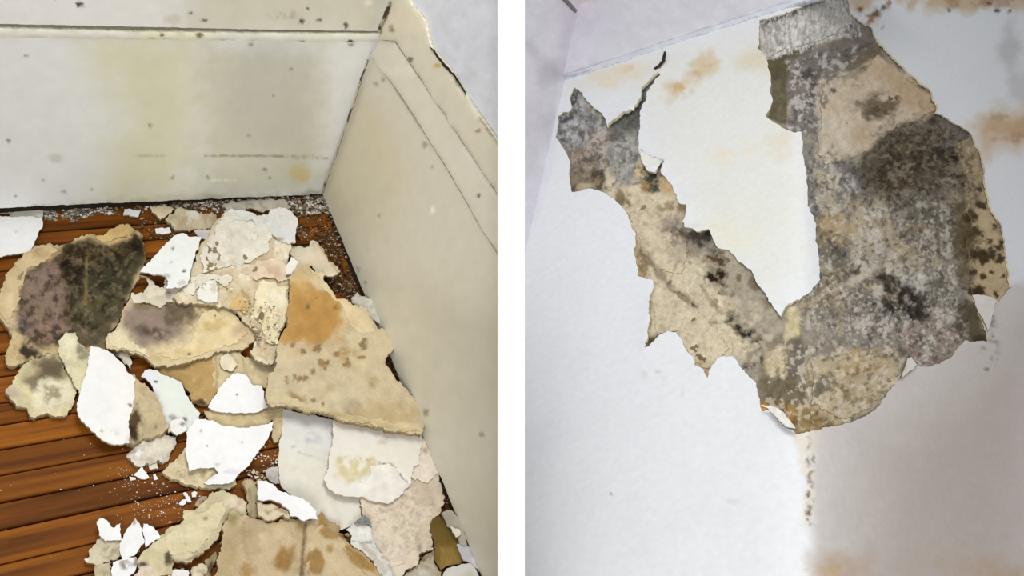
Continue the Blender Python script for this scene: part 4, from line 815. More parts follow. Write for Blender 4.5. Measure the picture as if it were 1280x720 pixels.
plas('plaster_lump', 'grey white crumbly lump against the right wall above the beige slab',
     [(441, 372), (447, 367), (456, 369), (470, 373), (480, 383), (480, 393), (473, 402), (466, 400), (458, 388), (448, 382)], 22, 10, (206, 202, 188), [e(468, 388, 8, 7, (150, 150, 138), .6, .6, .7, (5, 0, .3)), e(448, 374, 6, 5, (218, 206, 196), .6, .5, .8), l([(456, 370), (472, 374), (480, 386)], 1.5, (110, 104, 90), 1, 1, .8)], relief=2.5, rf=8, bev=4, seed=128)
plas('plaster_splinter', 'thin brown forked splinter standing by the right wall at the slab tip',
     [(491, 437), (497, 424), (500, 411), (501, 424), (504, 436), (503, 438)], 37, 3, (186, 160, 118), (), seed=129, sp=1.8, jag=.6, bev=0.5)
sY = plas('plaster_slab', 'long pinkish plaster slab down the right wall beneath the white sheets',
     [(526, 520), (532, 527), (545, 545), (555, 560), (559, 577), (551, 594), (549, 598), (556, 618), (550, 640), (537, 654), (540, 670), (543, 687), (526, 692), (524, 706), (507, 713), (500, 728), (480, 728), (470, 705), (460, 692), (450, 680), (462, 660), (455, 644), (452, 622), (480, 600), (500, 560), (518, 530)], 9, 7, (226, 212, 192),
     [e(500, 650, 34, 34, (206, 192, 172), .7, .5, .8, (9, -.1, .35)), e(531, 564, 5, 5, (180, 160, 144), .6, .6, .8), e(510, 690, 26, 20, (222, 208, 182), .7, .5, .7), l([(470, 690), (478, 706), (488, 724)], 2.5, (176, 160, 140), 2, 2, .7, (8, 0, .3)), e(545, 560, 10, 16, (232, 222, 206), .6, .4, .7), e(524, 685, 3, 4, (120, 104, 84), .5, .6, .7), ('p', [(470, 610), (550, 610), (540, 690), (480, 700)], (178, 164, 146), 8, 6, .6, (4.5, .35, .18), 18)], sp=2.4, relief=1.4, core='slab_body', seed=130, terr=(1.2, 40, 0.3, (196, 180, 158), 0.5), edge=(150, 132, 104))
ZC = [(474, 579), (488, 579.5), (494, 584), (499, 592), (506, 600), (514, 608)]
sZ = flake('paint_sheet', 'cream white sheet with a yellow mould spot and a crack, right of the heap',
      [(416, 525), (450, 532), (483, 539), (505, 543), (527, 544), (526, 558), (523, 581), (517, 584), (514, 607), (504, 616), (493, 625), (486, 630), (468, 627), (451, 623), (432, 621), (418, 617), (410, 612), (403, 600), (408, 588), (411, 572), (416, 545)], 17, 3, (236, 231, 218),
      [p([(424, 572), (466, 572), (468, 592), (456, 605), (436, 606), (420, 594)], (210, 196, 146), 6, 6, .9, (8, -.45, .4)), e(446, 590, 16, 8, (224, 214, 166), .6, .5, .8, (5, -.1, .3)), l([(424, 572), (444, 572), (466, 576), (467, 592)], 2, (184, 162, 108), 2, 2, .7, (6, 0, .3)), p([(404, 600), (440, 610), (470, 585), (500, 592), (512, 608), (490, 628), (450, 622)], (240, 240, 240), 8, 5, .6), e(476, 553, 8, 3, (220, 204, 190)), e(440, 555, 24, 14, (232, 230, 224), .7, .4, .6), l(ZC, .8, (128, 116, 96), .7, .3, .9)], curl=1.6, core='paint_sheet_body', seed=131, cracks=[(ZC, 2, 1.5)], tilt=(0.0, 0.0), edge=(216, 206, 188), sp=2.4)
flake('paint_sheet', 'grey white paper sheet hanging under the slab left of the yellow spotted sheet',
      [(354, 511), (380, 517), (418, 525), (419, 545), (416, 575), (430, 600), (452, 620), (458, 645), (446, 654), (425, 662), (408, 655), (396, 649), (378, 634), (362, 618), (350, 608), (347, 580), (350, 548)], 8, 2, (230, 227, 214), [p([(354, 512), (418, 525), (417, 560), (404, 574), (380, 566), (356, 562)], (227, 226, 222), 5, 5, .9), e(390, 548, 10, 6, (188, 192, 194), .6, .6, .7, (6, 0, .3)), l([(417, 528), (419, 536), (416, 541)], 1.4, (90, 90, 92), 1, 1, .9), l([(372, 565), (400, 574), (412, 578)], 1, (196, 192, 180), 1, 1, .8), e(364, 558, 6, 2.5, (170, 168, 160), .5, .6, .8, (5, 0, .3)), e(400, 605, 40, 36, (228, 224, 208), .6, .4, .8)], curl=0.5, seed=132, relief=1.1, rf=30, sp=2.6)
flake('paint_chip', 'grey torn chip on the bare boards beside the hanging grey sheet',
      [(331, 590), (340, 584), (349, 583), (350, 604), (342, 604), (334, 598)], 5, 2, (206, 202, 196), [e(340, 594, 6, 6, (176, 166, 158), .6, .6, .6, (4, 0, .3))], seed=133)
# middle left pieces
flake('paint_flake', 'pale bluish white strip leaning right of the crumbly tan chunk',
      [(181, 462), (194, 463), (197, 467), (212, 471), (225, 477), (234, 494), (243, 506), (250, 517), (248, 526), (242, 533), (234, 540), (222, 536), (211, 540), (206, 525), (194, 496), (185, 476), (176, 470)], 9, 3, (228, 233, 226), [p([(178, 460), (196, 464), (196, 485), (188, 485)], (232, 232, 244), 3, 3, .9), e(195, 477.5, 1.8, 1.3, (64, 62, 60)), e(222, 530, 12, 8, (206, 200, 186), .6, .6, .8, (5, 0, .3)), e(231, 525, 3, 3, (84, 76, 62), .5, .6, .9), e(215, 522, 4, 3, (120, 110, 92), .5, .6, .8), e(215, 495, 14, 20, (236, 240, 232), .6, .4, .6)], curl=0.8, seed=134, tilt=(-0.02, 0.0))
plas('plaster_piece', 'beige broken plaster piece under the large clean white flake',
     [(230, 557), (220, 574), (201, 590), (212, 597), (223, 602), (242, 609), (261, 613), (282, 611), (296, 606), (300, 590), (290, 570), (262, 556)], 2, 6, (220, 206, 170), [e(226, 588, 12, 8, (150, 128, 96), .6, .6, .8, (5, 0, .3)), e(222, 572, 8, 10, (190, 172, 134), .6, .6, .7, (5, 0, .3)), e(260, 590, 14, 8, (176, 154, 112), .6, .6, .8, (6, 0, .3)), e(282, 608, 18, 3, (196, 190, 164), .6, .5, .8)], seed=135)
flake('paint_flake', 'large clean white flake lower middle of the heap above the bare board gap',
      [(244, 524), (252, 525), (267, 526), (279, 533), (303, 534.5), (326, 532), (342, 527), (341, 538), (331, 556), (320, 569), (310, 582), (298, 595), (289, 604), (276, 606), (255, 605), (262, 597), (272, 591), (268, 585), (250, 586), (236, 588), (231, 566), (234, 540)], 12, 2, WHT, [e(262, 596, 6, 4, (206, 194, 170), .6, .6, .8), e(252, 538, 1.8, 1.4, (150, 150, 152)), e(302, 553, 1.6, 1.2, (170, 170, 172)), e(272, 581, 4, 2.5, (206, 206, 210)), e(258, 558, 1.5, 1.2, (150, 150, 152)), e(290, 590, 10, 3, (226, 226, 228))], seed=136, curl=1.4)
plas('plaster_lump', 'small pale lump of plaster on the boards below the round white shard',
     [(158, 564), (164, 556), (170, 553), (179, 549), (192, 546), (210, 543), (220, 545), (220, 553), (212, 571), (203, 576), (194, 577), (175, 582), (163, 577)], 2, 8, (224, 218, 202), [e(168, 568, 8, 8, (186, 178, 168), .6, .6, .7, (5, 0, .3)), e(174, 568, 5, 4, (244, 242, 238)), e(200, 560, 14, 8, (226, 218, 192), .6, .5, .6), e(184, 574, 10, 3, (180, 164, 130), .6, .6, .7)], bev=4, bw=7, relief=1.6, seed=137)
flake('paint_chip', 'white triangular chip on the boards under the small pale lump',
      [(168, 594), (173, 589), (178, 583), (182, 590), (187, 597), (178, 600), (172, 597)], 1, 2, WHT, (), seed=138, curl=.5)
flake('paint_chip', 'tiny pale square chip right of the white triangular chip',
      [(186, 581), (195, 580), (196, 587), (188, 588)], 1, 3, (226, 220, 206), (), seed=139, curl=.4)
flake('paint_chip', 'tiny white sliver lying right below the white triangular chip',
      [(190, 594), (194, 593), (198, 600), (194, 601)], 1, 2, WHT, (), seed=140, curl=.3)
flake('paint_chip', 'tiny cream chip left below the white triangular chip',
      [(161, 597), (169, 597), (170, 600), (163, 601)], 1, 2, (238, 230, 216), (), seed=141, curl=.3)
flake('paint_chip', 'white curved chip on the boards left of the long beige slab, lowest of three',
      [(222, 630), (227, 624), (232, 623), (233, 629), (228, 632)], 1, 3, WHT, (), seed=142, curl=.4)
flake('paint_chip', 'white slanting sliver on the boards between two other small chips',
      [(227, 617), (231, 616), (236, 621), (239, 628), (235, 628), (231, 622)], 1, 2.5, (242, 242, 240), (), seed=143, curl=.4)
flake('paint_chip', 'white rounded chip just below the edge of the broken beige piece',
      [(239, 616), (243, 613), (247, 615), (245, 621), (240, 621)], 1, 3, (240, 238, 234), (), seed=144, curl=.4)
plas('plaster_lump', 'dark stained crumb of plaster on the boards above the long beige slab',
     [(246, 624), (253, 620), (260, 621), (262, 628), (252, 633), (245, 631)], 1, 5, (186, 172, 142), [e(254, 626, 5, 4, (80, 66, 44), .5, .6, .8, (4, 0, .3))], seed=145)
# lower heap
sE = plas('plaster_slab', 'long beige plaster slab at the bottom pointing up to the large white flake',
     [(266, 615), (280, 616), (289, 618), (300, 622), (308, 628), (310, 646), (300, 646), (289, 636), (282, 651), (275, 666), (266, 682), (251, 695), (239, 701), (218, 703), (214, 716), (194, 724), (180, 724), (171, 701), (178, 692), (190, 680), (204, 668), (217, 658), (230, 649), (231, 638), (246, 634), (258, 624)], 6, 6, (216, 204, 166), [e(225, 675, 24, 16, (222, 212, 172), .7, .4, .7), e(250, 688, 14, 8, (164, 150, 110), .6, .6, .7, (6, 0, .3)), l([(218, 703), (240, 698), (255, 692)], 2, (66, 56, 42), 2, 2, .7), e(211, 698, 5, 9, (84, 74, 52), .4, .6, .95, wf=6), e(178, 705, 6, 4, (64, 56, 44), .5, .6, .9), e(232, 680, 2.5, 2.5, (206, 176, 128)), e(257, 648, 3, 3, (170, 152, 116)), e(296, 630, 12, 9, (232, 222, 196), .6, .5, .8), e(283, 645, 5, 8, (140, 124, 84), .5, .6, .9, wf=6), e(300, 628, 4, 4, (216, 190, 158))], core='slab_body', seed=146, sp=2.4)
plas('plaster_strip', 'narrow brown grey strip standing between the beige slab and the white curled flake',
     [(304, 604), (313, 600), (320, 604), (322, 625), (320, 645), (315, 650), (309, 648), (310, 628), (306, 618)], 4, 8, (196, 180, 146), [l([(311, 612), (314, 630), (313, 646)], 2, (140, 122, 90), 1.6, 1, .8), e(302, 606, 6, 5, (128, 108, 76), .6, .6, .7)], seed=147)
FC = [[(383, 652), (381, 675), (379, 700), (377, 724)]]
sF = plas('plaster_slab', 'wide tan slab with brown spots and a crack at the bottom of the heap',
     [(279, 661), (285, 640), (292, 637), (300, 644), (312, 648), (333, 655), (352, 650), (383, 651), (397, 649), (402, 641), (411, 650), (423, 656), (425, 663), (435, 677), (450, 690), (468, 706), (479, 720), (486, 745), (260, 745), (267, 720), (274, 684)], 13, 7, (200, 180, 143),
     [p([(344, 690), (350, 680), (360, 684), (370, 680), (371, 700), (362, 716), (345, 712), (339, 700)], (156, 120, 66), 3, 4, .95), p([(384, 692), (392, 684), (400, 690), (407, 706), (400, 722), (386, 714)], (158, 122, 68), 3, 4, .9), p([(393, 650), (402, 640), (410, 650), (424, 658), (424, 670), (408, 672), (394, 666)], (164, 130, 78), 3, 4, .9), p([(433, 684), (448, 690), (468, 706), (476, 722), (460, 716), (440, 704)], (160, 124, 64), 3, 4, .9), e(310, 668, 7, 7, (166, 134, 84), .5, .7, .9, wf=5), e(305, 664, 4, 5, (160, 128, 78), .5, .6, .8), e(310, 714, 7, 7, (172, 138, 86), .5, .6, .9, wf=6), e(375, 662, 8, 12, (170, 144, 96), .6, .6, .8), e(341, 648, 9, 8, (126, 104, 50), .5, .5, .9), e(412, 686, 4, 5, (168, 138, 88), .5, .6, .8), e(400, 684, 4, 4, (166, 132, 80)), p([(277, 664), (296, 668), (290, 724), (268, 724)], (184, 164, 122), 6, 5, .8), l([(382, 655), (380, 680), (377, 724)], 2.2, (108, 88, 56), 1.8, 1, .85), l([(395, 668), (396, 690)], 1.6, (150, 122, 76), 1.5, 1, .7), e(290, 650, 6, 9, (146, 134, 84), .6, .5, .8), e(343, 672, 30, 12, (212, 194, 158), .7, .5, .7), e(430, 668, 8, 8, (116, 86, 50), .5, .5, .8), e(428, 700, 14, 10, (216, 198, 160), .6, .5, .7)],
     sp=2.4, relief=1.0, core='slab_body', seed=148, cracks=[(FC[0], 3, 2.5)], edge=(150, 130, 92))
plas('plaster_curl', 'curled beige lump under the small white pointed flake at lower middle',
     [(320, 628), (330, 625), (339, 628), (350, 633), (360, 639), (361, 647), (350, 644), (344, 648), (333, 650), (324, 646)], 21, 6, (218, 204, 174), [l([(334, 640), (345, 636), (358, 642)], 1.6, (150, 130, 94), 1.5, 1, .8)], relief=2, rf=9, bev=3, seed=149)
flake('paint_flake', 'white pointed flake lying over the top edge of the wide tan slab',
      [(322, 602), (330, 603), (340, 607), (352, 614), (362, 620), (374, 624), (386, 630), (394, 640), (398, 649), (388, 648), (380, 651), (371, 647), (362, 646), (361, 637), (350, 631), (338, 626), (326, 628), (320, 624)], 28, 2, WHT, (), seed=150, curl=2)
plas('plaster_shard', 'grey white folded shard between the tan slab and the pinkish slab',
     [(434, 662), (442, 655), (452, 654), (463, 651), (466, 672), (474, 686), (484, 704), (492, 726), (480, 722), (470, 708), (456, 694), (441, 680)], 20, 3, (222, 220, 212), [p([(440, 656), (452, 646), (464, 652), (462, 660), (446, 660)], (126, 126, 122), 3, 4, .8, (5, -.2, .3)), l([(440, 676), (452, 678), (466, 677)], 1, (104, 104, 98), 1, .6, .9), l([(455, 682), (468, 698), (480, 716)], 3, (184, 172, 154), 3, 2, .7), e(455, 668, 9, 7, (234, 234, 230), .6, .5, .7)], relief=2, rf=12, seed=151)
flake('paint_chip', 'dark grey crumpled scrap below the yellow spotted sheet',
      [(441, 654), (448, 648), (455, 644), (462, 648), (463, 655), (452, 657)], 24, 2, (140, 140, 138), [e(452, 652, 7, 4, (84, 86, 84), .6, .7, .8, (4, 0, .3))], seed=152, relief=1.2, rf=8, mat='plaster')
plas('wood_block', 'olive brown torn strip standing in the gap by the right wall',
     [(536, 653), (542, 648), (550, 644), (556, 652), (562, 659), (571, 673), (574, 684), (578, 705), (566, 706), (557, 707), (551, 713), (545, 700), (544, 688)], 10, 5, (120, 98, 48), [p([(545, 686), (566, 684), (576, 704), (552, 712)], (150, 124, 66), 3, 2, .9), e(548, 654, 9, 7, (96, 80, 40), .6, .4, .7)], seed=153, relief=.5, edge=(60, 46, 22), jag=.8)
flake('paint_strip', 'grey paint strip along the right wall beside the olive brown strip',
      [(552, 642), (558, 638), (566, 640), (572, 648), (577, 656), (582, 670), (584, 682), (576, 680), (570, 668), (560, 658)], 18, 2, (176, 170, 152), [e(562, 648, 10, 8, (150, 146, 132), .6, .5, .6)], seed=154)
flake('paint_chip', 'small white chip resting on the grey strip by the right wall',
      [(561, 658), (567, 662), (574, 664), (575, 670), (569, 673), (566, 668)], 22, 1.5, (228, 222, 204), (), seed=155)
flake('paint_strip', 'lilac grey curled strip beside the right wall near the bottom edge',
      [(572, 682), (578, 680), (586, 684), (594, 694), (600, 704), (600, 716), (594, 712), (586, 704), (578, 700)], 14, 2, (196, 194, 200), [e(594, 702, 5, 5, (222, 220, 212))], seed=156, relief=1.2, rf=10)
flake('paint_flake', 'whitish flat flake at the bottom edge below the olive brown strip',
      [(560, 710), (576, 706), (590, 705), (596, 712), (602, 735), (548, 735), (552, 720)], 16, 2, (214, 212, 204), [e(590, 720, 8, 10, (190, 184, 170), .6, .5, .6)], seed=157)
plas('plaster_piece', 'grey beige broken bits at the bottom edge below the pinkish slab',
     [(506, 716), (524, 707), (530, 694), (540, 690), (546, 696), (549, 706), (552, 714), (546, 735), (500, 735)], 4, 6, (184, 172, 148), [e(534, 700, 8, 8, (112, 100, 76), .6, .6, .8, (5, 0, .3)), e(530, 716, 10, 8, (210, 204, 190), .6, .5, .8)], seed=158, relief=2, rf=10)
# white shards bottom left
plas('plaster_piece', 'grey beige flat piece of the white shard cluster at the bottom left corner',
     [(123, 668), (132, 674), (142, 677), (152, 678), (153, 692), (146, 699), (139, 702), (118, 703), (106, 701), (108, 697), (113, 692)], 3, 5, (212, 202, 174), [e(140, 690, 12, 9, (170, 158, 124), .6, .6, .8, (5, -.1, .3)), e(107, 700, 4, 3, (244, 242, 236))], seed=159)
flake('paint_shard', 'white jagged shard at the upper left of the bottom left cluster',
      [(120, 654), (124, 650), (129, 649), (134, 652), (142, 661), (146, 658), (151, 657), (150, 668), (153, 676), (142, 677), (132, 676), (123, 669)], 9, 2.5, (246, 245, 242), (), seed=160)
flake('paint_shard', 'white upright arrowhead shard in the middle of the bottom left cluster',
      [(168, 649), (172, 654), (177, 661), (178, 668), (180, 678), (176, 686), (170, 693), (160, 698), (151, 702), (150, 690), (151, 680), (156, 666)], 11, 3, (242, 242, 240), [e(168, 652, 2.5, 4, (196, 164, 150)), e(162, 690, 6, 8, (250, 250, 250))], seed=161, relief=.9)
flake('paint_shard', 'white rounded shard right of the arrowhead shard',
      [(179, 656), (184, 656), (190, 660), (196, 665), (201, 671), (193, 678), (186, 682), (182, 684), (180, 674), (178, 664)], 9, 2.5, WHT, (), seed=162)
plas('plaster_piece', 'beige rough piece at the bottom left edge of the photo under the grey beige piece',
     [(118, 704), (128, 702), (138, 703), (140, 724), (140, 735), (122, 735), (117, 715)], 2, 6, (204, 192, 160), [e(130, 714, 8, 9, (180, 166, 130), .6, .6, .7, (5, 0, .3))], seed=163)
flake('paint_shard', 'long white shard at the bottom edge with a brown stained spot',
      [(141, 703), (150, 700), (160, 697), (168, 696), (172, 704), (168, 716), (156, 722), (150, 735), (140, 735), (139, 716)], 10, 2.5, WHT, [e(155, 706, 7, 6, (142, 126, 98), .5, .6, .9, (5, -.3, .3)), e(170, 702, 3, 5, (110, 98, 80), .5, .6, .8)], seed=164)
plas('plaster_chip', 'small pinkish cream chips piece at the bottom edge right of the long white shard',
     [(170, 712), (180, 706), (190, 710), (194, 720), (190, 735), (166, 735), (164, 722)], 8, 4, (226, 208, 190), [e(190, 724, 4, 4, (236, 232, 228))], seed=165)
flake('paint_chip', 'white flat chip at the bottom edge under the long beige slab',
      [(210, 714), (222, 712), (235, 713), (236, 735), (208, 735)], 5, 3, (236, 232, 226), (), seed=166)
plas('plaster_lump', 'rounded beige lump at the bottom edge left of the wide tan slab',
     [(237, 712), (243, 706), (252, 704), (258, 708), (260, 714), (252, 719), (240, 719)], 4, 9, (224, 212, 182), [e(252, 714, 6, 3, (170, 152, 118), .6, .6, .7)], bev=4, relief=1.5, seed=167)
plas('plaster_piece', 'dark plaster scrap at the bottom between the beige lump and the wide slab',
     [(256, 700), (264, 694), (270, 690), (268, 706), (262, 735), (250, 735), (256, 718)], 3, 5, (166, 150, 116), [e(262, 706, 5, 10, (70, 58, 42), .6, .6, .8, (6, -.1, .3))], seed=168)


plas('plaster_chip', 'small whitish torn chip between the round white shard and the grey stained slab',
     [(138, 440), (148, 438), (158, 440), (162, 450), (164, 462), (156, 457), (148, 448)], 3, 4, (232, 224, 204), (), seed=169)
plas('plaster_piece', 'crumbly whitish piece under the left edge of the largest pale slab',
     [(206, 350), (222, 356), (236, 350), (244, 362), (236, 376), (216, 376), (204, 366)], 16, 2.5, (236, 230, 214), [e(222, 364, 10, 6, (206, 192, 162), .6, .6, .7, (5, 0, .3))], seed=170)
plas('plaster_piece', 'pale rough strip behind the largest pale slab along the back wall crumbs',
     [(276, 256), (300, 250), (330, 250), (356, 252), (362, 260), (340, 264), (310, 262), (284, 266)], 2, 5, (214, 208, 192), [e(320, 256, 30, 5, (176, 168, 150), .6, .6, .8, (5, 0, .3))], relief=1.8, rf=9, seed=171)
flake('paint_chip', 'small white chip on the lower edge of the pale bluish white strip',
      [(214, 528), (224, 524), (232, 528), (234, 538), (222, 544), (212, 540)], 13, 2, (238, 238, 234), [e(228, 530, 3, 2, (90, 84, 72), .5, .6, .8)], seed=172, curl=.6)

# torn skins still stuck to the larger slabs
QP = (238, 230, 210)
torn(sQ, [(282, 268), (316, 273), (340, 290), (334, 316), (318, 324), (300, 330), (276, 334), (252, 340), (250, 318), (262, 298)], (234, 230, 216), [e(300, 296, 20, 10, (224, 216, 198), .6, .6, .7, (8, 0, .4)), e(280, 325, 18, 8, (214, 202, 174), .6, .6, .7, (7, 0, .4))])
torn(sQ, [(302, 338), (322, 326), (345, 322), (359, 332), (360, 348), (346, 353), (330, 346), (314, 352)], (232, 214, 188), [e(335, 340, 20, 8, (212, 184, 156), .6, .6, .8, (7, 0, .4))])
torn(sQ, [(324, 352), (346, 357), (360, 356), (358, 394), (346, 428), (334, 428), (326, 404), (314, 392), (318, 370)], (238, 226, 192), [e(344, 372, 10, 12, (246, 238, 214), .6, .6, .8), e(330, 400, 8, 10, (220, 202, 160), .6, .6, .7)])
torn(sQ, [(288, 380), (302, 366), (312, 378), (308, 396), (297, 390)], (216, 186, 128), [e(304, 388, 5, 6, (176, 146, 96), .6, .6, .8)], dz=1.4)
torn(sQ, [(232, 356), (240, 345), (264, 339), (288, 346), (280, 360), (268, 349), (250, 354), (244, 370), (232, 368)], (236, 230, 212))
torn(sN, [(246, 402), (252, 390), (264, 387), (294, 398), (310, 416), (296, 430), (266, 438), (240, 447), (212, 448), (196, 444), (226, 436), (244, 422)], (230, 212, 168), [e(268, 404, 22, 8, (208, 182, 128), .6, .6, .8, (8, -.1, .4)), e(300, 414, 10, 8, (206, 180, 150), .6, .6, .7), e(240, 440, 20, 5, (214, 192, 142), .6, .6, .7)])
torn(sN, [(134, 430), (132, 420), (146, 410), (160, 424), (180, 436), (186, 446), (164, 436), (146, 438)], (232, 220, 184))
torn(sA, [(118, 296), (134, 290), (148, 281), (164, 280), (168, 288), (152, 299), (130, 301)], (216, 186, 130), [e(150, 288, 10, 6, (196, 164, 108), .6, .6, .7)])
torn(sA, [(3, 372), (8, 356), (12, 340), (30, 322), (44, 311), (64, 305), (72, 312), (56, 326), (34, 338), (26, 360), (18, 390), (10, 404), (0, 394)], (212, 190, 148), [e(50, 316, 10, 5, (186, 160, 116), .6, .6, .8), e(12, 380, 5, 14, (226, 206, 168), .6, .5, .7)])
torn(sV, [(386, 332), (404, 346), (420, 371), (446, 381), (463, 398), (470, 412), (452, 420), (436, 404), (428, 384), (412, 366), (398, 352)], (222, 204, 166), [e(440, 398, 8, 8, (206, 184, 142), .6, .6, .7)], dz=.7)
torn(sV, [(336, 500), (346, 492), (380, 504), (420, 512), (470, 526), (524, 530), (524, 542), (484, 537), (438, 526), (398, 516), (358, 509)], (212, 196, 158), [l([(340, 504), (430, 520), (524, 541)], 2, (186, 164, 118), 2, 2, .7)], dz=.7)
torn(sY, [(508, 566), (526, 546), (546, 552), (556, 572), (548, 592), (530, 604), (514, 596)], (236, 224, 208), [e(531, 564, 4, 5, (176, 156, 140), .6, .6, .8)], edge=(190, 174, 152))
torn(sY, [(462, 650), (486, 636), (512, 650), (520, 680), (504, 704), (486, 712), (470, 690), (458, 672)], (224, 210, 190), [('p', [(466, 640), (520, 640), (520, 700), (476, 700)], (186, 172, 154), 8, 6, .6, (4.5, .3, .25), 18)], edge=(190, 174, 152))
torn(sF, [(386, 664), (404, 656), (420, 668), (440, 694), (462, 722), (470, 742), (384, 742), (386, 700)], (206, 187, 150), [p([(388, 692), (394, 684), (400, 690), (406, 706), (400, 720), (388, 714)], (158, 122, 68), 2.5, 4, .9), p([(430, 686), (446, 694), (464, 720), (456, 720), (440, 706)], (162, 126, 68), 2.5, 4, .9), p([(396, 664), (404, 655), (420, 670), (406, 674)], (166, 132, 80), 3, 4, .9), e(412, 686, 4, 5, (168, 138, 88), .5, .6, .8)], dz=.6)
torn(sE, [(206, 674), (232, 652), (250, 640), (276, 624), (284, 634), (274, 654), (258, 676), (240, 690), (214, 694)], (222, 210, 172), [e(257, 648, 3, 3, (170, 152, 116)), e(232, 680, 2.5, 2.5, (206, 176, 128)), e(226, 668, 14, 8, (230, 220, 186), .6, .5, .7)], dz=.6)
torn(sZ, [(464, 582), (486, 581), (499, 594), (512, 608), (492, 624), (484, 629), (452, 621), (440, 612), (462, 598)], (236, 233, 224), [], dz=.9, name='overlapping_sheet', mat='paint', jag=1.0, edge=(150, 138, 116))

# ------------------------------------------------------------------ crumbs and dust nobody could count
from mathutils.bvhtree import BVHTree
_bv, _bf = [], []
for o_ in list(scene.objects):
    if o_.type == 'MESH' and (o_.get('category') or (o_.parent and o_.parent.get('kind') == 'thing')):
        off_ = Vector(o_.location) + (Vector(o_.parent.location) if o_.parent else Vector())
        n_ = len(_bv); _bv += [v.co + off_ for v in o_.data.vertices]; _bf += [[n_ + i for i in f.vertices] for f in o_.data.polygons]
PIECES = BVHTree.FromPolygons(_bv, _bf)


def crumbs(name, label, areas, seed, cols, mat='plaster'):
    rng = np.random.default_rng(seed)
    P, Fc, C = [], [], []
    for pts, n, s0, s1, z0, z1, *oc in areas:
        q = np.array(pts, float); lo, hi = q.min(0), q.max(0); k = 0
        while k < n:
            c = lo + rng.random((n * 2, 2)) * (hi - lo)
            c = c[inside(c[:, 0], c[:, 1], pts)]
            d = fbm(c[:, 0], c[:, 1], 14, 3, seed)
            c = c[d > rng.uniform(-0.9, 0.5, len(d))][:n - k]
            if len(c) == 0: continue
            k += len(c)
            B, _ = FLOOR(c[:, 0], c[:, 1])
            for b_ in B:
                s = s0 + (s1 - s0) * rng.random() ** 3
                z = z0 + (z1 - z0) * rng.random() ** 2
                if PIECES.find_nearest(Vector((b_[0], b_[1], z / 1000 + s / 2200)), s * 0.0021)[0] is not None: continue   # keep clear of the pieces
                v = np.array([[-1, -1, 0], [1, -1, 0], [1, 1, 0], [-1, 1, 0], [-.7, -.7, 1], [.7, -.6, .9], [.6, .7, 1], [-.6, .7, .8]], float) + rng.uniform(-.4, .4, (8, 3))
                a_ = rng.uniform(0, 6.28); ca, sa = math.cos(a_), math.sin(a_)
                v = np.stack([v[:, 0] * ca - v[:, 1] * sa, v[:, 0] * sa + v[:, 1] * ca, np.maximum(v[:, 2], 0) * .9], 1) * s / 1000 * np.array([1, rng.uniform(.5, 1), rng.uniform(.5, 1)])
                o_ = len(P)
                P.extend((v + b_ + np.array([0, 0, z / 1000])).tolist())
                Fc.extend([tuple(o_ + i for i in f) for f in [(0, 3, 2, 1), (4, 5, 6, 7), (0, 1, 5, 4), (1, 2, 6, 5), (2, 3, 7, 6), (3, 0, 4, 7)]])
                cc = oc[0] if oc else cols
                C.extend([[*lin(cc[rng.integers(len(cc))]), 1]] * 8)
    P = np.array(P); org = P.mean(0); org[2] = 0
    me = bpy.data.meshes.new(name); me.from_pydata((P - org).tolist(), [], Fc)
    ca = me.attributes.new('Col', 'FLOAT_COLOR', 'POINT'); ca.data.foreach_set('color', np.array(C, np.float32).ravel()); me.update()
    o = link(name, me, mat, None, tuple(org)); tag(o, label, 'crumbs', kind='stuff')
    return o


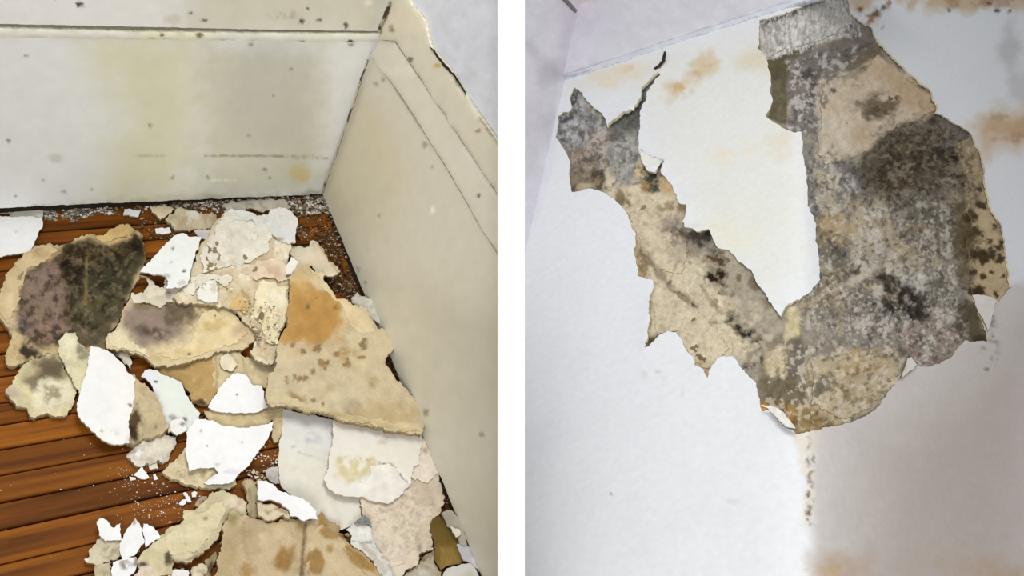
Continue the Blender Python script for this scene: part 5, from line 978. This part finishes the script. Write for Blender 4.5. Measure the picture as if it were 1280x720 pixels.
PALE = [(206, 202, 190), (190, 182, 168), (168, 160, 144), (224, 222, 216), (140, 130, 112), (112, 102, 86), (84, 74, 60), (100, 84, 62)]
DIRT = [(98, 74, 46), (70, 50, 30), (116, 92, 60), (130, 108, 78), (176, 162, 140), (56, 40, 26), (84, 62, 38), (64, 46, 30), (74, 54, 34)]  # brown dirt, with extra dark tones for the shade by the right wall
WALLSIDE = [(*q, PALE) for q in [([(40, 262), (130, 258), (250, 250), (400, 244), (412, 262), (380, 272), (330, 262), (250, 268), (190, 262), (170, 270), (120, 268), (90, 278), (56, 276)], 2600, .6, 3.0, 0, 3),
        ([(44, 262), (180, 256), (190, 262), (120, 266), (60, 276)], 700, .5, 2.0, 0, 2), ([(330, 248), (404, 246), (414, 268), (370, 268)], 500, .8, 3.5, 0, 4)]]
DUSTY = [(*q, [(236, 232, 226), (206, 186, 166), (190, 170, 150), (226, 216, 206)]) for q in [([(150, 585), (240, 600), (262, 640), (200, 660), (160, 640)], 240, .3, 1.0, 0, .2), ([(140, 560), (300, 560), (300, 660), (120, 650)], 120, .3, .9, 0, .2), ([(0, 520), (120, 520), (150, 720), (0, 720)], 14, .3, .7, 0, .2),
        ([(300, 560), (352, 548), (352, 605), (300, 605)], 150, .5, 1.6, 0, 3)]]
DIRTY = [([(366, 262), (405, 250), (430, 310), (446, 366), (436, 374), (400, 330), (384, 300), (368, 300)], 1700, .6, 2.6, 0, 3, DIRT), ([(400, 335), (440, 352), (450, 372), (430, 376), (410, 356)], 300, .8, 3, 0, 3, DIRT),
        ([(170, 272), (240, 270), (262, 290), (220, 300), (176, 300)], 500, .5, 1.8, 0, 2, DIRT), ([(484, 440), (500, 440), (560, 560), (590, 690), (560, 700), (540, 600), (505, 500)], 500, .8, 3, 0, 3, DIRT)]
crumbs('plaster_rubble', 'plaster crumbs, dust and brown dirt scattered along the walls and between the fallen pieces',
       [([(292, 392), (318, 392), (344, 400), (344, 446), (326, 448), (308, 424)], 160, .8, 2.4, 27, 34), ([(230, 364), (274, 366), (290, 384), (240, 378)], 60, .6, 2.2, 28, 33), ([(316, 590), (352, 590), (352, 606), (320, 606)], 50, 1, 3, 0, 4), ([(208, 522), (238, 522), (238, 544), (212, 544)], 46, .8, 3, 11, 14),
        ([(218, 300), (360, 290), (350, 436), (324, 436), (300, 380), (240, 368)], 420, 2, 6, 0, 7), ([(352, 400), (430, 400), (495, 515), (350, 500)], 420, 2, 7, 0, 10), ([(350, 520), (520, 550), (500, 640), (360, 600)], 260, 2, 5, 0, 4), ([(240, 450), (340, 460), (340, 520), (250, 510)], 60, 1, 2, 0, 1),
        ([(110, 450), (150, 465), (150, 530), (110, 520)], 60, 2, 4, 0, 5), ([(270, 660), (470, 670), (470, 735), (270, 735)], 200, 2, 4.5, 0, 2.5), ([(120, 680), (200, 690), (260, 735), (130, 735)], 120, 1.5, 4, 0, 3), ([(470, 640), (550, 640), (540, 735), (470, 735)], 160, 1.5, 4, 0, 4)] + DIRTY + WALLSIDE + DUSTY, 204, [(206, 190, 156), (186, 168, 132), (150, 130, 98), (222, 212, 190), (110, 92, 66)])
